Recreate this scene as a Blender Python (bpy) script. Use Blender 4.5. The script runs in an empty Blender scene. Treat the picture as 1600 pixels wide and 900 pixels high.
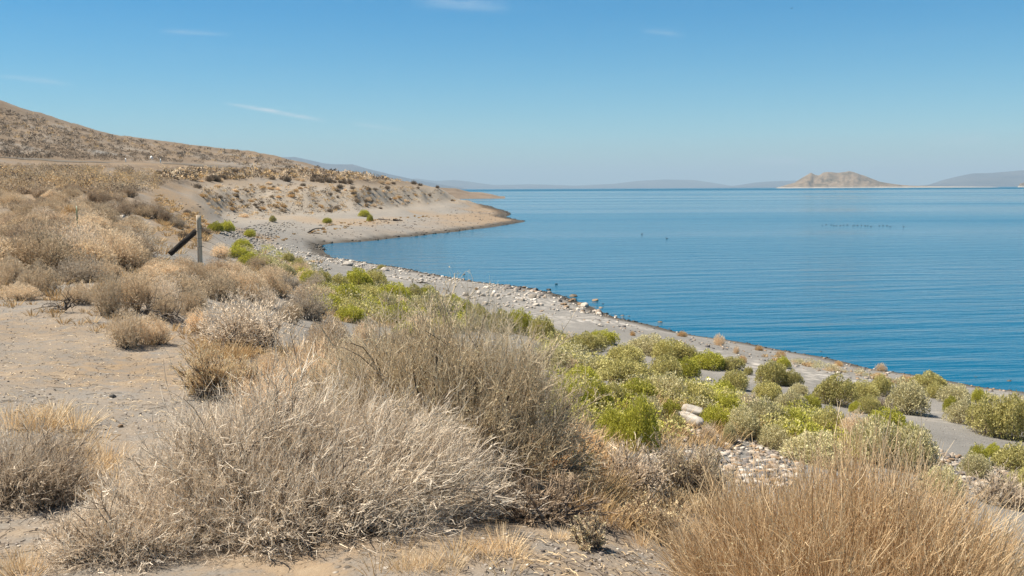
import bpy, math, numpy as np
from mathutils import Matrix, Vector, Euler

R = math.radians
SC = bpy.context.scene
COL = SC.collection
PI = math.pi

# ------------------------------------------------------------------ camera
ZC = 5.5
F = 1600 * 35.0 / 36.0                    # focal length in pixels of the 1600 px wide photograph
cam_d = bpy.data.cameras.new('camera')
cam_d.lens = 35.0
cam_d.sensor_width = 36.0
cam_d.clip_start = 0.05
cam_d.clip_end = 200000.0
cam = bpy.data.objects.new('camera', cam_d)
COL.objects.link(cam)
ROT = Euler((R(90 - 5.70), 0, 0)).to_matrix() @ Matrix.Rotation(-0.00465, 3, 'Z')
cam.matrix_world = Matrix.Translation((0, 0, ZC)) @ ROT.to_4x4()
SC.camera = cam
RM = np.array(ROT)

# ------------------------------------------------------------------ sun, sky, exposure
SUN_AZ = math.atan2(-0.985, 0.10)         # direction towards the sun, measured from +Y to +X (from the left)
SUN_EL = R(60)
sun_dir = Vector((math.sin(SUN_AZ) * math.cos(SUN_EL), math.cos(SUN_AZ) * math.cos(SUN_EL), math.sin(SUN_EL)))
sd = bpy.data.lights.new('sun', 'SUN')
sd.energy = 4.6
sd.angle = R(0.53)
sd.color = (1.0, 0.93, 0.82)
so = bpy.data.objects.new('sun', sd)
COL.objects.link(so)
so.rotation_euler = (-sun_dir).to_track_quat('-Z', 'Y').to_euler()

SC.view_settings.view_transform = 'Standard'
SC.view_settings.look = 'None'
SC.view_settings.exposure = 1.16
SC.view_settings.gamma = 1.0
SC.cycles.use_denoising = True
SC.cycles.max_bounces = 7
SC.cycles.diffuse_bounces = 5
SC.cycles.volume_bounces = 1
SC.render.film_transparent = False

world = bpy.data.worlds.new('World')
SC.world = world
world.use_nodes = True
wn, wl = world.node_tree.nodes, world.node_tree.links
wn.clear()


def wnode(t, **kw):
    n = wn.new(t)
    for k, v in kw.items():
        setattr(n, k, v)
    return n


w_out = wnode('ShaderNodeOutputWorld')
w_bg = wnode('ShaderNodeBackground')
w_bg.inputs[1].default_value = 0.060
sky = wnode('ShaderNodeTexSky', sky_type='NISHITA', sun_disc=False, sun_elevation=SUN_EL, sun_rotation=SUN_AZ,
            altitude=1200, air_density=1.0, dust_density=0.08, ozone_density=2.0)
hsv = wnode('ShaderNodeHueSaturation')
hsv.inputs['Hue'].default_value = 0.487
hsv.inputs['Saturation'].default_value = 1.72
hsv.inputs['Value'].default_value = 0.80
wl.new(sky.outputs[0], hsv.inputs['Color'])
# thin cirrus: a few streaks, given as directions in the sky
w_tc = wnode('ShaderNodeTexCoord')
w_n = wnode('ShaderNodeTexNoise')
w_n.inputs['Scale'].default_value = 3.0
w_n.inputs['Detail'].default_value = 6
w_map = wnode('ShaderNodeMapping')
w_map.inputs['Scale'].default_value = (3.0, 3.0, 26.0)
w_map.inputs['Rotation'].default_value = (0.0, R(6), 0.0)
wl.new(w_tc.outputs['Generated'], w_map.inputs[0])
wl.new(w_map.outputs[0], w_n.inputs['Vector'])
w_r = wnode('ShaderNodeValToRGB')
w_r.color_ramp.elements[0].position = 0.52
w_r.color_ramp.elements[0].color = (0, 0, 0, 1)
w_r.color_ramp.elements[1].position = 0.80
w_r.color_ramp.elements[1].color = (0.35, 0.35, 0.35, 1)
wl.new(w_n.outputs[0], w_r.inputs[0])


def ray(px, py):
    c = np.stack([(np.asarray(px, float) - 800) / F, (450 - np.asarray(py, float)) / F, -np.ones_like(np.asarray(px, float))], -1)
    return c @ RM.T


def wmath(op, a, b=None):
    n = wnode('ShaderNodeMath', operation=op)
    for i, v in enumerate((a, b)):
        if v is None:
            continue
        if isinstance(v, (int, float)):
            n.inputs[i].default_value = v
        else:
            wl.new(v, n.inputs[i])
    return n.outputs[0]


w_sep = wnode('ShaderNodeSeparateXYZ')
wl.new(w_tc.outputs['Generated'], w_sep.inputs[0])
w_n2 = wnode('ShaderNodeTexNoise')
w_n2.inputs['Scale'].default_value = 22.0
w_n2.inputs['Detail'].default_value = 8
w_n2.inputs['Roughness'].default_value = 0.65
w_map2 = wnode('ShaderNodeMapping')
w_map2.inputs['Scale'].default_value = (1.0, 1.0, 5.0)
w_map2.inputs['Rotation'].default_value = (0.0, R(8), 0.0)
wl.new(w_tc.outputs['Generated'], w_map2.inputs[0])
wl.new(w_map2.outputs[0], w_n2.inputs['Vector'])
w_r2 = wnode('ShaderNodeValToRGB')
w_r2.color_ramp.elements[0].position = 0.38
w_r2.color_ramp.elements[1].position = 0.75
wl.new(w_n2.outputs[0], w_r2.inputs[0])
w_wisp = wmath('ADD', wmath('MULTIPLY', w_r2.outputs[0], 0.75), 0.22)
mask = wmath('MULTIPLY', w_r.outputs[0], 0.04)
STREAKS = [((345, 160), (515, 190), 0.0016, 1.0), ((1170, 252), (1262, 251), 0.0035, 1.1), ((1000, 47), (1075, 54), 0.0025, 0.25),
           ((640, 0), (800, 14), 0.005, 0.32), ((545, 193), (635, 204), 0.0016, 0.35), ((245, 50), (365, 54), 0.002, 0.2),
           ((-20, 116), (120, 134), 0.002, 0.25), ((1440, 224), (1560, 216), 0.006, 0.22), ((1030, 264), (1090, 268), 0.004, 0.25)]
for (a, b, wd, st) in STREAKS:
    A = ray(*a); A /= np.linalg.norm(A)
    B = ray(*b); B /= np.linalg.norm(B)
    ax = B - A; ln = np.linalg.norm(ax); ax /= ln
    M = (A + B) / 2; M /= np.linalg.norm(M)
    up = np.cross(M, ax); up /= np.linalg.norm(up)

    def dotv(v):
        n = wnode('ShaderNodeVectorMath', operation='DOT_PRODUCT')
        wl.new(w_tc.outputs['Generated'], n.inputs[0])
        n.inputs[1].default_value = tuple(v)
        return n.outputs['Value']
    s = wmath('DIVIDE', wmath('SUBTRACT', dotv(ax), float(M @ ax)), ln / 2)
    t = wmath('DIVIDE', dotv(up), wd)
    along = wmath('MAXIMUM', wmath('SUBTRACT', 1.0, wmath('MULTIPLY', s, s)), 0.0)
    wob = wmath('MULTIPLY', wmath('SUBTRACT', w_n2.outputs[0], 0.5), 3.0)
    t2 = wmath('ADD', t, wob)
    across = wmath('POWER', 2.718, wmath('MULTIPLY', wmath('MULTIPLY', t2, t2), -1.0))
    fwd = wmath('GREATER_THAN', dotv(M), 0.5)
    m = wmath('MULTIPLY', wmath('MULTIPLY', wmath('MULTIPLY', along, across), wmath('MULTIPLY', w_wisp, st * 1.25)), fwd)
    mask = wmath('ADD', mask, m)
w_mix = wnode('ShaderNodeMixRGB')
w_mix.inputs[2].default_value = (6.5, 6.9, 7.2, 1)
wl.new(mask, w_mix.inputs[0])
w_tint = wnode('ShaderNodeMixRGB', blend_type='MULTIPLY')
w_tint.inputs[0].default_value = 1.0
w_tint.inputs[2].default_value = (0.70, 1.01, 1.09, 1)
wl.new(hsv.outputs[0], w_tint.inputs[1])
wl.new(w_tint.outputs[0], w_mix.inputs[1])
wl.new(w_mix.outputs[0], w_bg.inputs[0])
wl.new(w_bg.outputs[0], w_out.inputs[0])


# ------------------------------------------------------------------ small helpers
def hor(px):
    """row of the true horizon in the photograph's pixels"""
    return 294.9 - (px - 800) * 0.00465


def pt(px, py, z=None, Y=None):
    """world point on the pixel's ray at height z or at distance Y"""
    d = ray(px, py)
    t = (z - ZC) / d[2] if Y is None else Y / d[1]
    return np.array([0, 0, ZC]) + d * t


def tag(o, label=None, cat=None, group=None, kind=None):
    for k, v in (('label', label), ('category', cat), ('group', group), ('kind', kind)):
        if v:
            o[k] = v
    return o


def link(name, me, parent=None, loc=None, rz=0.0, sc=None):
    o = bpy.data.objects.new(name, me)
    COL.objects.link(o)
    if parent is not None:
        o.parent = parent
    if loc is not None:
        o.location = tuple(float(c) for c in loc)
    o.rotation_euler = (0, 0, rz)
    if sc is not None:
        o.scale = sc if not isinstance(sc, (int, float)) else (sc, sc, sc)
    return o


class Soup:
    """collects quads (and triangles written as quads are avoided) with a per-point tint"""

    def __init__(self):
        self.V, self.Fq, self.Ft, self.T, self.n = [], [], [], [], 0
        self.Mq, self.Mt = [], []

    def add(self, V, Q=None, T3=None, tint=None, mat=0):
        V = np.asarray(V, np.float32).reshape(-1, 3)
        if Q is not None and len(Q):
            self.Fq.append(np.asarray(Q, np.int32) + self.n)
            self.Mq.append(np.full(len(Q), mat, np.int32))
        if T3 is not None and len(T3):
            self.Ft.append(np.asarray(T3, np.int32) + self.n)
            self.Mt.append(np.full(len(T3), mat, np.int32))
        self.V.append(V)
        self.T.append(np.zeros(len(V), np.float32) if tint is None else np.broadcast_to(np.asarray(tint, np.float32), (len(V),)).copy())
        self.n += len(V)
        return self

    def mesh(self, name, mats, smooth=False):
        me = bpy.data.meshes.new(name)
        V = np.concatenate(self.V)
        me.vertices.add(len(V))
        me.vertices.foreach_set('co', V.ravel())
        q = np.concatenate(self.Fq) if self.Fq else np.zeros((0, 4), np.int32)
        t = np.concatenate(self.Ft) if self.Ft else np.zeros((0, 3), np.int32)
        me.loops.add(q.size + t.size)
        me.loops.foreach_set('vertex_index', np.concatenate([q.ravel(), t.ravel()]).astype(np.int32))
        np_ = len(q) + len(t)
        me.polygons.add(np_)
        st = np.concatenate([np.arange(len(q)) * 4, q.size + np.arange(len(t)) * 3]).astype(np.int32)
        me.polygons.foreach_set('loop_start', st)
        mi = np.concatenate(self.Mq + self.Mt) if (self.Mq or self.Mt) else np.zeros(0, np.int32)
        a = me.attributes.new('tint', 'FLOAT', 'POINT')
        a.data.foreach_set('value', np.concatenate(self.T))
        for m in mats if isinstance(mats, (list, tuple)) else [mats]:
            me.materials.append(m)
        if mi.any():
            me.polygons.foreach_set('material_index', mi)
        me.update(calc_edges=True)
        if smooth:
            me.polygons.foreach_set('use_smooth', np.ones(np_, bool))
        return me


def nrm(v):
    return v / np.maximum(np.linalg.norm(v, axis=-1, keepdims=True), 1e-9)


def tubes(P, rad, rng, sides=3):
    """P (n,k,3) paths, rad (n,k) -> verts, quads, path index of each vert"""
    n, k, _ = P.shape
    T = nrm(np.gradient(P, axis=1))
    ref = nrm(rng.normal(size=(n, 1, 3)))
    N = nrm(np.cross(T, ref))
    B = np.cross(T, N)
    a = np.arange(sides) * 2 * PI / sides
    V = P[:, :, None, :] + rad[:, :, None, None] * (np.cos(a)[None, None, :, None] * N[:, :, None, :] + np.sin(a)[None, None, :, None] * B[:, :, None, :])
    idx = np.arange(n * k * sides).reshape(n, k, sides)
    i0 = idx[:, :-1, :]
    i1 = idx[:, 1:, :]
    Q = np.stack([i0, np.roll(i0, -1, 2), np.roll(i1, -1, 2), i1], -1).reshape(-1, 4)
    return V.reshape(-1, 3), Q, np.repeat(np.arange(n), k * sides)


def ribbons(P, wid, rng):
    n, k, _ = P.shape
    T = nrm(np.gradient(P, axis=1))
    N = nrm(np.cross(T, nrm(rng.normal(size=(n, 1, 3)))))
    V = np.stack([P - N * wid[:, :, None] / 2, P + N * wid[:, :, None] / 2], 2)
    idx = np.arange(n * k * 2).reshape(n, k, 2)
    Q = np.stack([idx[:, :-1, 0], idx[:, :-1, 1], idx[:, 1:, 1], idx[:, 1:, 0]], -1).reshape(-1, 4)
    return V.reshape(-1, 3), Q, np.repeat(np.arange(n), k * 2)


def leaves(pos, d, L, W, rng):
    """folded diamond leaves"""
    n = len(pos)
    d = nrm(d)
    N = nrm(np.cross(d, rng.normal(size=(n, 3))))
    B = np.cross(d, N)
    L = np.broadcast_to(L, (n,))[:, None]
    W = np.broadcast_to(W, (n,))[:, None]
    mid = pos + d * L * 0.5 + B * W * 0.25
    V = np.stack([pos, mid + N * W / 2, pos + d * L, mid - N * W / 2], 1)
    Q = np.arange(n * 4).reshape(n, 4)
    return V.reshape(-1, 3), Q, np.repeat(np.arange(n), 4)


_h = np.random.default_rng(7)
_perm = _h.random((256, 256))


def vnoise(x, y):
    xi, yi = np.floor(x).astype(int), np.floor(y).astype(int)
    fx, fy = x - xi, y - yi
    fx, fy = fx * fx * (3 - 2 * fx), fy * fy * (3 - 2 * fy)
    g = lambda i, j: _perm[i & 255, j & 255]
    return (g(xi, yi) * (1 - fx) + g(xi + 1, yi) * fx) * (1 - fy) + (g(xi, yi + 1) * (1 - fx) + g(xi + 1, yi + 1) * fx) * fy - 0.5


def fbm(x, y, o=4, g=0.5):
    s, a = 0, 1.0
    for i in range(o):
        s = s + a * vnoise(x + 17.3 * i, y - 9.1 * i)
        x, y, a = x * 2.03, y * 2.03, a * g
    return s


# ------------------------------------------------------------------ materials
def mat(name):
    m = bpy.data.materials.new(name)
    m.use_nodes = True
    nt = m.node_tree
    b = nt.nodes['Principled BSDF']
    return m, nt, b


def nd(nt, t, **kw):
    n = nt.nodes.new(t)
    for k, v in kw.items():
        setattr(n, k, v)
    return n


def ramp(nt, fac, stops, interp='LINEAR'):
    r = nd(nt, 'ShaderNodeValToRGB')
    cr = r.color_ramp
    cr.interpolation = interp
    while len(cr.elements) < len(stops):
        cr.elements.new(0.5)
    for e, (p, c) in zip(cr.elements, stops):
        e.position = p
        e.color = (*c, 1) if len(c) == 3 else c
    nt.links.new(fac, r.inputs[0])
    return r.outputs[0]


def noise(nt, vec, scale, detail=4, rough=0.55):
    n = nd(nt, 'ShaderNodeTexNoise')
    n.inputs['Scale'].default_value = scale
    n.inputs['Detail'].default_value = detail
    n.inputs['Roughness'].default_value = rough
    if vec is not None:
        nt.links.new(vec, n.inputs['Vector'])
    return n.outputs[0]


def mth(nt, op, a, b=0.0, c=None, clamp=False):
    n = nd(nt, 'ShaderNodeMath', operation=op, use_clamp=clamp)
    for i, v in enumerate((a, b, c)):
        if v is None:
            continue
        if isinstance(v, (int, float)):
            n.inputs[i].default_value = v
        else:
            nt.links.new(v, n.inputs[i])
    return n.outputs[0]


def mixc(nt, fac, a, b, mode='MIX'):
    n = nd(nt, 'ShaderNodeMixRGB', blend_type=mode)
    for i, v in enumerate((fac, a, b)):
        if isinstance(v, (int, float)):
            n.inputs[i].default_value = v
        elif isinstance(v, tuple):
            n.inputs[i].default_value = (*v, 1)
        else:
            nt.links.new(v, n.inputs[i])
    return n.outputs[0]


def plant_mat(name, stops, translucent=0.0, rough=0.8, vary=0.16):
    """colour by each twig's or leaf's own tint, brightness a little different from plant to plant"""
    m, nt, b = mat(name)
    at = nd(nt, 'ShaderNodeAttribute', attribute_name='tint')
    c = ramp(nt, at.outputs['Fac'], stops)
    oi = nd(nt, 'ShaderNodeObjectInfo')
    v = mth(nt, 'MULTIPLY_ADD', oi.outputs['Random'], 2 * vary, 1 - vary)
    h = nd(nt, 'ShaderNodeHueSaturation')
    nt.links.new(v, h.inputs['Value'])
    nt.links.new(c, h.inputs['Color'])
    b.inputs['Roughness'].default_value = rough
    b.inputs['Specular IOR Level'].default_value = 0.25
    nt.links.new(h.outputs[0], b.inputs['Base Color'])
    if translucent:
        tr = nd(nt, 'ShaderNodeBsdfTranslucent')
        nt.links.new(h.outputs[0], tr.inputs[0])
        mx = nd(nt, 'ShaderNodeMixShader')
        mx.inputs[0].default_value = translucent
        nt.links.new(b.outputs[0], mx.inputs[1])
        nt.links.new(tr.outputs[0], mx.inputs[2])
        nt.links.new(mx.outputs[0], nt.nodes['Material Output'].inputs[0])
    return m


M = {}
M['bark'] = plant_mat('bark', [(0, (0.11, 0.085, 0.065)), (1, (0.22, 0.175, 0.135))])
M['deadwood'] = plant_mat('dead_wood', [(0, (0.035, 0.028, 0.022)), (1, (0.11, 0.085, 0.065))])
M['twig_pale'] = plant_mat('pale_twigs', [(0, (0.44, 0.325, 0.21)), (0.45, (0.70, 0.545, 0.365)), (0.8, (0.82, 0.68, 0.48)), (1, (0.74, 0.52, 0.29))], 0.3, vary=0.30)
M['twig_silver'] = plant_mat('silvery_twigs', [(0, (0.24, 0.185, 0.135)), (0.30, (0.55, 0.455, 0.345)), (0.8, (0.82, 0.71, 0.555)), (1, (0.75, 0.58, 0.39))], 0.15)
M['twig_grey'] = plant_mat('grey_twigs', [(0, (0.34, 0.27, 0.195)), (0.5, (0.58, 0.475, 0.35)), (1, (0.76, 0.64, 0.49))], 0.25, vary=0.30)
M['twig_brown'] = plant_mat('brown_twigs', [(0, (0.22, 0.16, 0.105)), (0.5, (0.40, 0.295, 0.195)), (1, (0.58, 0.44, 0.295))], 0.2, vary=0.30)
M['sage_leaf'] = plant_mat('sage_leaves', [(0, (0.44, 0.32, 0.19)), (0.4, (0.64, 0.51, 0.32)), (0.75, (0.60, 0.535, 0.32)), (1, (0.58, 0.37, 0.20))], 0.25)
M['straw'] = plant_mat('straw', [(0, (0.52, 0.375, 0.21)), (0.5, (0.74, 0.565, 0.34)), (1, (0.82, 0.67, 0.45))], 0.3)
M['golden'] = plant_mat('golden_stalks', [(0, (0.50, 0.345, 0.185)), (0.5, (0.82, 0.595, 0.34)), (1, (0.88, 0.70, 0.46))], 0.38)
M['orange_straw'] = plant_mat('orange_straw', [(0, (0.42, 0.27, 0.125)), (0.5, (0.60, 0.405, 0.195)), (1, (0.70, 0.52, 0.29))], 0.2)
M['hill_brush'] = plant_mat('hill_brush', [(0, (0.13, 0.098, 0.07)), (0.5, (0.23, 0.172, 0.118)), (1, (0.35, 0.265, 0.175))])
M['twig_tan'] = plant_mat('tan_twigs', [(0, (0.32, 0.235, 0.15)), (0.5, (0.58, 0.445, 0.29)), (1, (0.76, 0.60, 0.40))], 0.25, vary=0.30)
M['twig_sage'] = plant_mat('sage_twigs', [(0, (0.36, 0.28, 0.185)), (0.5, (0.66, 0.535, 0.355)), (1, (0.82, 0.69, 0.48))], 0.3)
M['green_bright'] = plant_mat('bright_green_leaves', [(0, (0.27, 0.26, 0.035)), (0.5, (0.45, 0.43, 0.06)), (1, (0.58, 0.53, 0.13))], 0.25)
M['green_olive'] = plant_mat('olive_leaves', [(0, (0.30, 0.265, 0.085)), (0.5, (0.48, 0.43, 0.15)), (1, (0.60, 0.52, 0.24))], 0.25)
M['green_grey'] = plant_mat('grey_green_leaves', [(0, (0.35, 0.315, 0.155)), (0.5, (0.55, 0.49, 0.26)), (1, (0.68, 0.60, 0.37))], 0.2)
M['stone_white'] = plant_mat('white_stone', [(0, (0.20, 0.17, 0.135)), (0.5, (0.38, 0.33, 0.27)), (1, (0.58, 0.52, 0.44))], vary=0.25)
M['stone_mixed'] = plant_mat('mixed_stone', [(0, (0.10, 0.09, 0.085)), (0.3, (0.18, 0.16, 0.145)), (0.55, (0.28, 0.185, 0.105)), (0.8, (0.36, 0.30, 0.24)), (1, (0.50, 0.45, 0.38))], vary=0.2)
M['stone_wet'] = plant_mat('wet_stone', [(0, (0.025, 0.022, 0.015)), (0.6, (0.07, 0.055, 0.035)), (1, (0.16, 0.12, 0.075))], rough=0.35)
M['stone_dark'] = plant_mat('dark_pebbles', [(0, (0.08, 0.065, 0.055)), (0.6, (0.17, 0.135, 0.11)), (1, (0.42, 0.36, 0.30))])


def stone_grain(m):
    """fine grain and stains on top of each stone's own colour"""
    nt = m.node_tree
    b = nt.nodes['Principled BSDF']
    src = b.inputs['Base Color'].links[0].from_socket
    tc = nd(nt, 'ShaderNodeTexCoord')
    n1 = noise(nt, tc.outputs['Object'], 9.0, 6, 0.65)
    g = ramp(nt, n1, [(0.3, (0.62, 0.58, 0.53)), (0.6, (1.05, 1.05, 1.05))])
    nt.links.new(mixc(nt, 1.0, src, g, 'MULTIPLY'), b.inputs['Base Color'])
    bp = nd(nt, 'ShaderNodeBump')
    bp.inputs['Strength'].default_value = 0.5
    bp.inputs['Distance'].default_value = 0.02
    nt.links.new(n1, bp.inputs['Height'])
    nt.links.new(bp.outputs[0], b.inputs['Normal'])


for k in ('stone_white', 'stone_mixed', 'stone_wet'):
    stone_grain(M[k])

# ------------------------------------------------------------------ the shoreline
shore_px = [(1600, 611), (1533, 604), (1467, 591), (1400, 581), (1365, 576), (1280, 557), (1200, 545), (1140, 533), (1083, 523), (1023, 511),
            (967, 497), (933, 486), (910, 475), (868, 461), (833, 452), (767, 444), (717, 435), (677, 428), (633, 420), (587, 412), (545, 406),
            (515, 401), (503, 394), (500, 388), (503, 383), (520, 380), (556, 378), (593, 375), (630, 371), (667, 367), (700, 364), (733, 359.5), (760, 356),
            (783, 352.5), (805, 349.5), (821, 347), (819, 345), (808, 343.5), (797, 341.5), (791, 338.5), (797, 335), (799, 332.5), (790, 329), (777, 326.5), (768, 322.5), (752, 319), (737, 316.5)]
shore = [pt(x, y, z=0)[:2] for x, y in shore_px]
shore = [np.array([34.0, -30.0]), np.array([26.5, -2.0]), np.array([19.5, 14.0])] + shore + \
        [np.array([-34.0, 480.0]), np.array([-90.0, 800.0]), np.array([-250.0, 1300.0]), np.array([-400.0, 2500.0])]
shore = np.array(shore)
# water's edge is never ruler-straight: subdivide and wobble
pts = []
for a, b in zip(shore[:-1], shore[1:]):
    n = max(1, min(14, int(np.linalg.norm(b - a) / (0.02 * np.linalg.norm(a) + 0.3))))
    for i in range(n):
        pts.append(a + (b - a) * i / n)
pts.append(shore[-1])
shore = np.array(pts)
rr_ = np.linalg.norm(shore, axis=1)
wob = fbm(shore[:, 0] * 0.35 + 3, shore[:, 1] * 0.35, 3)
nn = np.gradient(shore, axis=0)
nn = nrm(np.stack([-nn[:, 1], nn[:, 0]], 1))
shore = shore + nn * (wob * np.minimum(0.9, 0.006 * rr_ + 0.25))[:, None]
lake_poly = np.concatenate([shore, [[-400, 9e4], [9e4, 9e4], [9e4, -30]]])


def in_poly(x, y, poly):
    c = np.zeros(x.shape, bool)
    for (x0, y0), (x1, y1) in zip(poly, np.roll(poly, -1, 0)):
        if y0 == y1:
            continue
        k = ((y0 > y) != (y1 > y)) & (x < (x1 - x0) * (y - y0) / (y1 - y0) + x0)
        c ^= k
    return c


def shore_dist(x, y):
    """signed distance to the water's edge, positive on land"""
    x, y = np.asarray(x, float), np.asarray(y, float)
    best = np.full(x.shape, 1e18)
    for a, b in zip(shore[:-1], shore[1:]):
        e = b - a
        t = np.clip(((x - a[0]) * e[0] + (y - a[1]) * e[1]) / (e @ e), 0, 1)
        best = np.minimum(best, (x - a[0] - t * e[0]) ** 2 + (y - a[1] - t * e[1]) ** 2)
    d = np.sqrt(best)
    return np.where(in_poly(x, y, lake_poly), -d, d)


# ------------------------------------------------------------------ the terrain
KN = []                                         # known ground points x, y, z


def kp(px, py, z=None, Y=None):
    KN.append(pt(px, py, z, Y))


for az in np.radians([-100, -70, -45, -20, 0, 20]):      # the pad on which the photographer stands
    for r in (0.7, 1.6, 3.0):
        KN.append(np.array([math.sin(az) * r, math.cos(az) * r, 3.9 - max(0, math.sin(az) * r) * 0.10]))
# the bank down to the beach in front and to the right
PROF = [(0, 0), (3, 0.36), (6, 0.68), (8, 0.90), (11, 1.3), (14, 2.05), (17, 2.6), (20, 3.25), (23.7, 3.86)]
nv, uv = np.array([0.907, 0.421]), np.array([-0.421, 0.907])
for s in (-16, -9, -4, 0, 4, 9, 14, 19, 25, 31, 37, 44):
    for d, z in PROF[2:-1]:
        p = nv * (23.7 - d) + uv * s
        if d >= 17 and s > 19:
            continue
        if d > 14 and s > 30:
            continue
        KN.append(np.array([p[0], p[1], z]))
for x, y, z in ((4, -4, 3.7), (8, 0, 3.2), (12, -3, 2.7), (20, -14, 2.2)):
    KN.append(np.array([x, y, z], float))
for a in [(50, 520, 3.87), (100, 600, 3.86), (20, 820, 3.88), (300, 540, 3.77), (180, 560, 3.84), (300, 640, 3.84), (480, 870, 3.86), (700, 800, 3.74), (800, 850, 3.78), (950, 870, 3.72), (900, 780, 3.55), (600, 660, 3.68)]:
    kp(a[0], a[1], z=a[2])
for a in [(0, 470, 14), (150, 480, 13.6), (300, 470, 14.5), (0, 400, 24), (150, 400, 24), (250, 402, 25), (312, 414, 27), (380, 430, 24), (0, 340, 45), (100, 342, 45), (200, 352, 42), (250, 372, 36),
          (0, 300, 75), (120, 300, 75), (200, 303, 75), (0, 272, 150), (100, 271, 160), (190, 275, 185), (-150, 470, 14), (-150, 400, 24), (-150, 330, 45), (-150, 290, 75), (-150, 255, 150), (-500, 440, 14), (-500, 350, 30), (-500, 260, 80), (-500, 200, 200),
          (0, 248, 300), (60, 248, 305), (120, 250, 310), (180, 252, 318), (251, 254, 330), (320, 259, 340), (-150, 232, 300),
          (0, 205, 460), (100, 222, 480), (200, 236, 500), (300, 246, 520),
          (0, 157, 600), (30, 170, 615), (80, 182, 640), (150, 206, 670), (200, 214, 690), (300, 227, 720), (400, 240, 750), (450, 250, 740), (500, 263, 640), (540, 270, 480), (600, 277, 360), (640, 284, 285), (-150, 100, 600), (-500, 40, 600),
          (330, 271, 230), (430, 272, 260), (520, 277, 260), (430, 262, 480),
          (228, 292, 98), (280, 285, 128), (330, 283, 150), (380, 284, 160), (430, 285, 168), (490, 286, 176), (560, 288, 184), (640, 291, 215), (685, 296, 270), (705, 303, 310), (718, 311, 335),
          (262, 344, 58), (300, 350, 72), (300, 318, 100), (345, 325, 122), (345, 357, 76), (390, 348, 104), (430, 345, 118), (480, 341, 130), (560, 336, 150), (640, 327, 185), (690, 321, 235),
          (280, 390, 46), (345, 396, 46), (400, 430, 30)]:
    kp(a[0], a[1], Y=a[2])
for a in [(450, 370, 1.0), (400, 372, 1.35), (560, 356, 1.0), (560, 345, 1.4), (640, 345, 1.0), (700, 343, 0.8), (700, 332, 1.1), (740, 335, 0.7), (760, 341, 0.5), (730, 322, 0.7), (400, 388, 1.5), (450, 402, 1.5), (440, 385, 0.9), (480, 400, 1.0), (500, 410, 1.05)]:
    kp(a[0], a[1], z=a[2])
for a in [(-150, 600, .75), (0, 600, .7), (150, 670, .6), (300, 720, .6), (400, 750, .5), (450, 740, .4), (500, 640, .5)]:   # the land falls behind the ridge
    z = (hor(a[0]) - [100, 157, 206, 227, 240, 250, 263][[-150, 0, 150, 300, 400, 450, 500].index(a[0])]) * a[1] / F + ZC
    p = pt(a[0], hor(a[0]), Y=a[1] * 1.7)
    KN.append(np.array([p[0], p[1], z * a[2]]))
sh3 = shore[::3]
for p in sh3[(sh3[:, 1] < 700)]:
    KN.append(np.array([p[0], p[1], 0.0]))
KN = np.array(KN)


def uvw(x, y):
    r = np.hypot(x, y)
    return np.arctan2(x, y) * 2.6, np.log(np.maximum(r, 0.4)), 20 / (r + 20)


ku, kv, kw = uvw(KN[:, 0], KN[:, 1])
kval = KN[:, 2] * kw


def kern(d2):
    return 0.5 * d2 * np.log(d2 + 1e-9)


D2 = (ku[:, None] - ku) ** 2 + (kv[:, None] - kv) ** 2
n = len(KN)
Amat = np.zeros((n + 3, n + 3))
Amat[:n, :n] = kern(D2) + np.eye(n) * 4e-4
Pm = np.stack([np.ones(n), ku, kv], 1)
Amat[:n, n:] = Pm
Amat[n:, :n] = Pm.T
coef = np.linalg.solve(Amat, np.concatenate([kval, [0, 0, 0]]))


def rbf(x, y):
    sh = x.shape
    x, y = x.ravel(), y.ravel()
    out = np.empty(len(x))
    for i in range(0, len(x), 20000):
        u, v, w = uvw(x[i:i + 20000], y[i:i + 20000])
        u = np.clip(u, -1.8 * 2.6, 1.6 * 2.6)
        k = kern((u[:, None] - ku) ** 2 + (v[:, None] - kv) ** 2)
        out[i:i + 20000] = (k @ coef[:n] + coef[n] + coef[n + 1] * u + coef[n + 2] * v) / w
    return out.reshape(sh)


AZ = np.radians(np.concatenate([np.linspace(-100, -36, 40)[:-1], np.linspace(-36, 36, 420), np.linspace(36, 110, 40)[1:]]))
LR = np.linspace(math.log(0.6), math.log(1500), 320)
gaz, glr = np.meshgrid(AZ, LR)
gr = np.exp(glr)
gx, gy = gr * np.sin(gaz), gr * np.cos(gaz)
gd = shore_dist(gx, gy)
pxs0 = 800 + gx / np.maximum(gy, 0.01) * F
gz = rbf(gx, gy)
# relief: humps and hollows between the bushes, gullies on the hill and bluff
land = np.clip(gd / 3.0, 0, 1)
gz += land * (0.16 * fbm(gx * 0.35, gy * 0.35, 3) + 0.035 * fbm(gx * 1.9, gy * 1.9, 3)) * np.clip(gz / 2.0, 0.25, 1)
far = np.clip((gr - 60) / 250, 0, 1)
gz += land * far * (1.1 * fbm(gx * 0.045, gy * 0.02, 4, 0.55) * np.clip(gz / 12, 0, 2.2))
face = np.exp(-((gz - 4.0) / 1.7) ** 2) * np.clip((gr - 70) / 40, 0, 1)
gul = np.abs(fbm(gx * 0.13 + 0.4 * fbm(gx * .05, gy * .05, 2), gy * 0.028, 4, 0.6))
gz += land * face * (1.1 * gul - 0.35)
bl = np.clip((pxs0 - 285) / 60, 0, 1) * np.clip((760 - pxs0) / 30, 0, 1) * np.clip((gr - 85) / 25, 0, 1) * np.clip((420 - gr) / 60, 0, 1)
tb = np.clip((gz - 1.9) / 4.2, 0, 1)
for _ in range(2):
    tb = tb * tb * (3 - 2 * tb)
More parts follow.
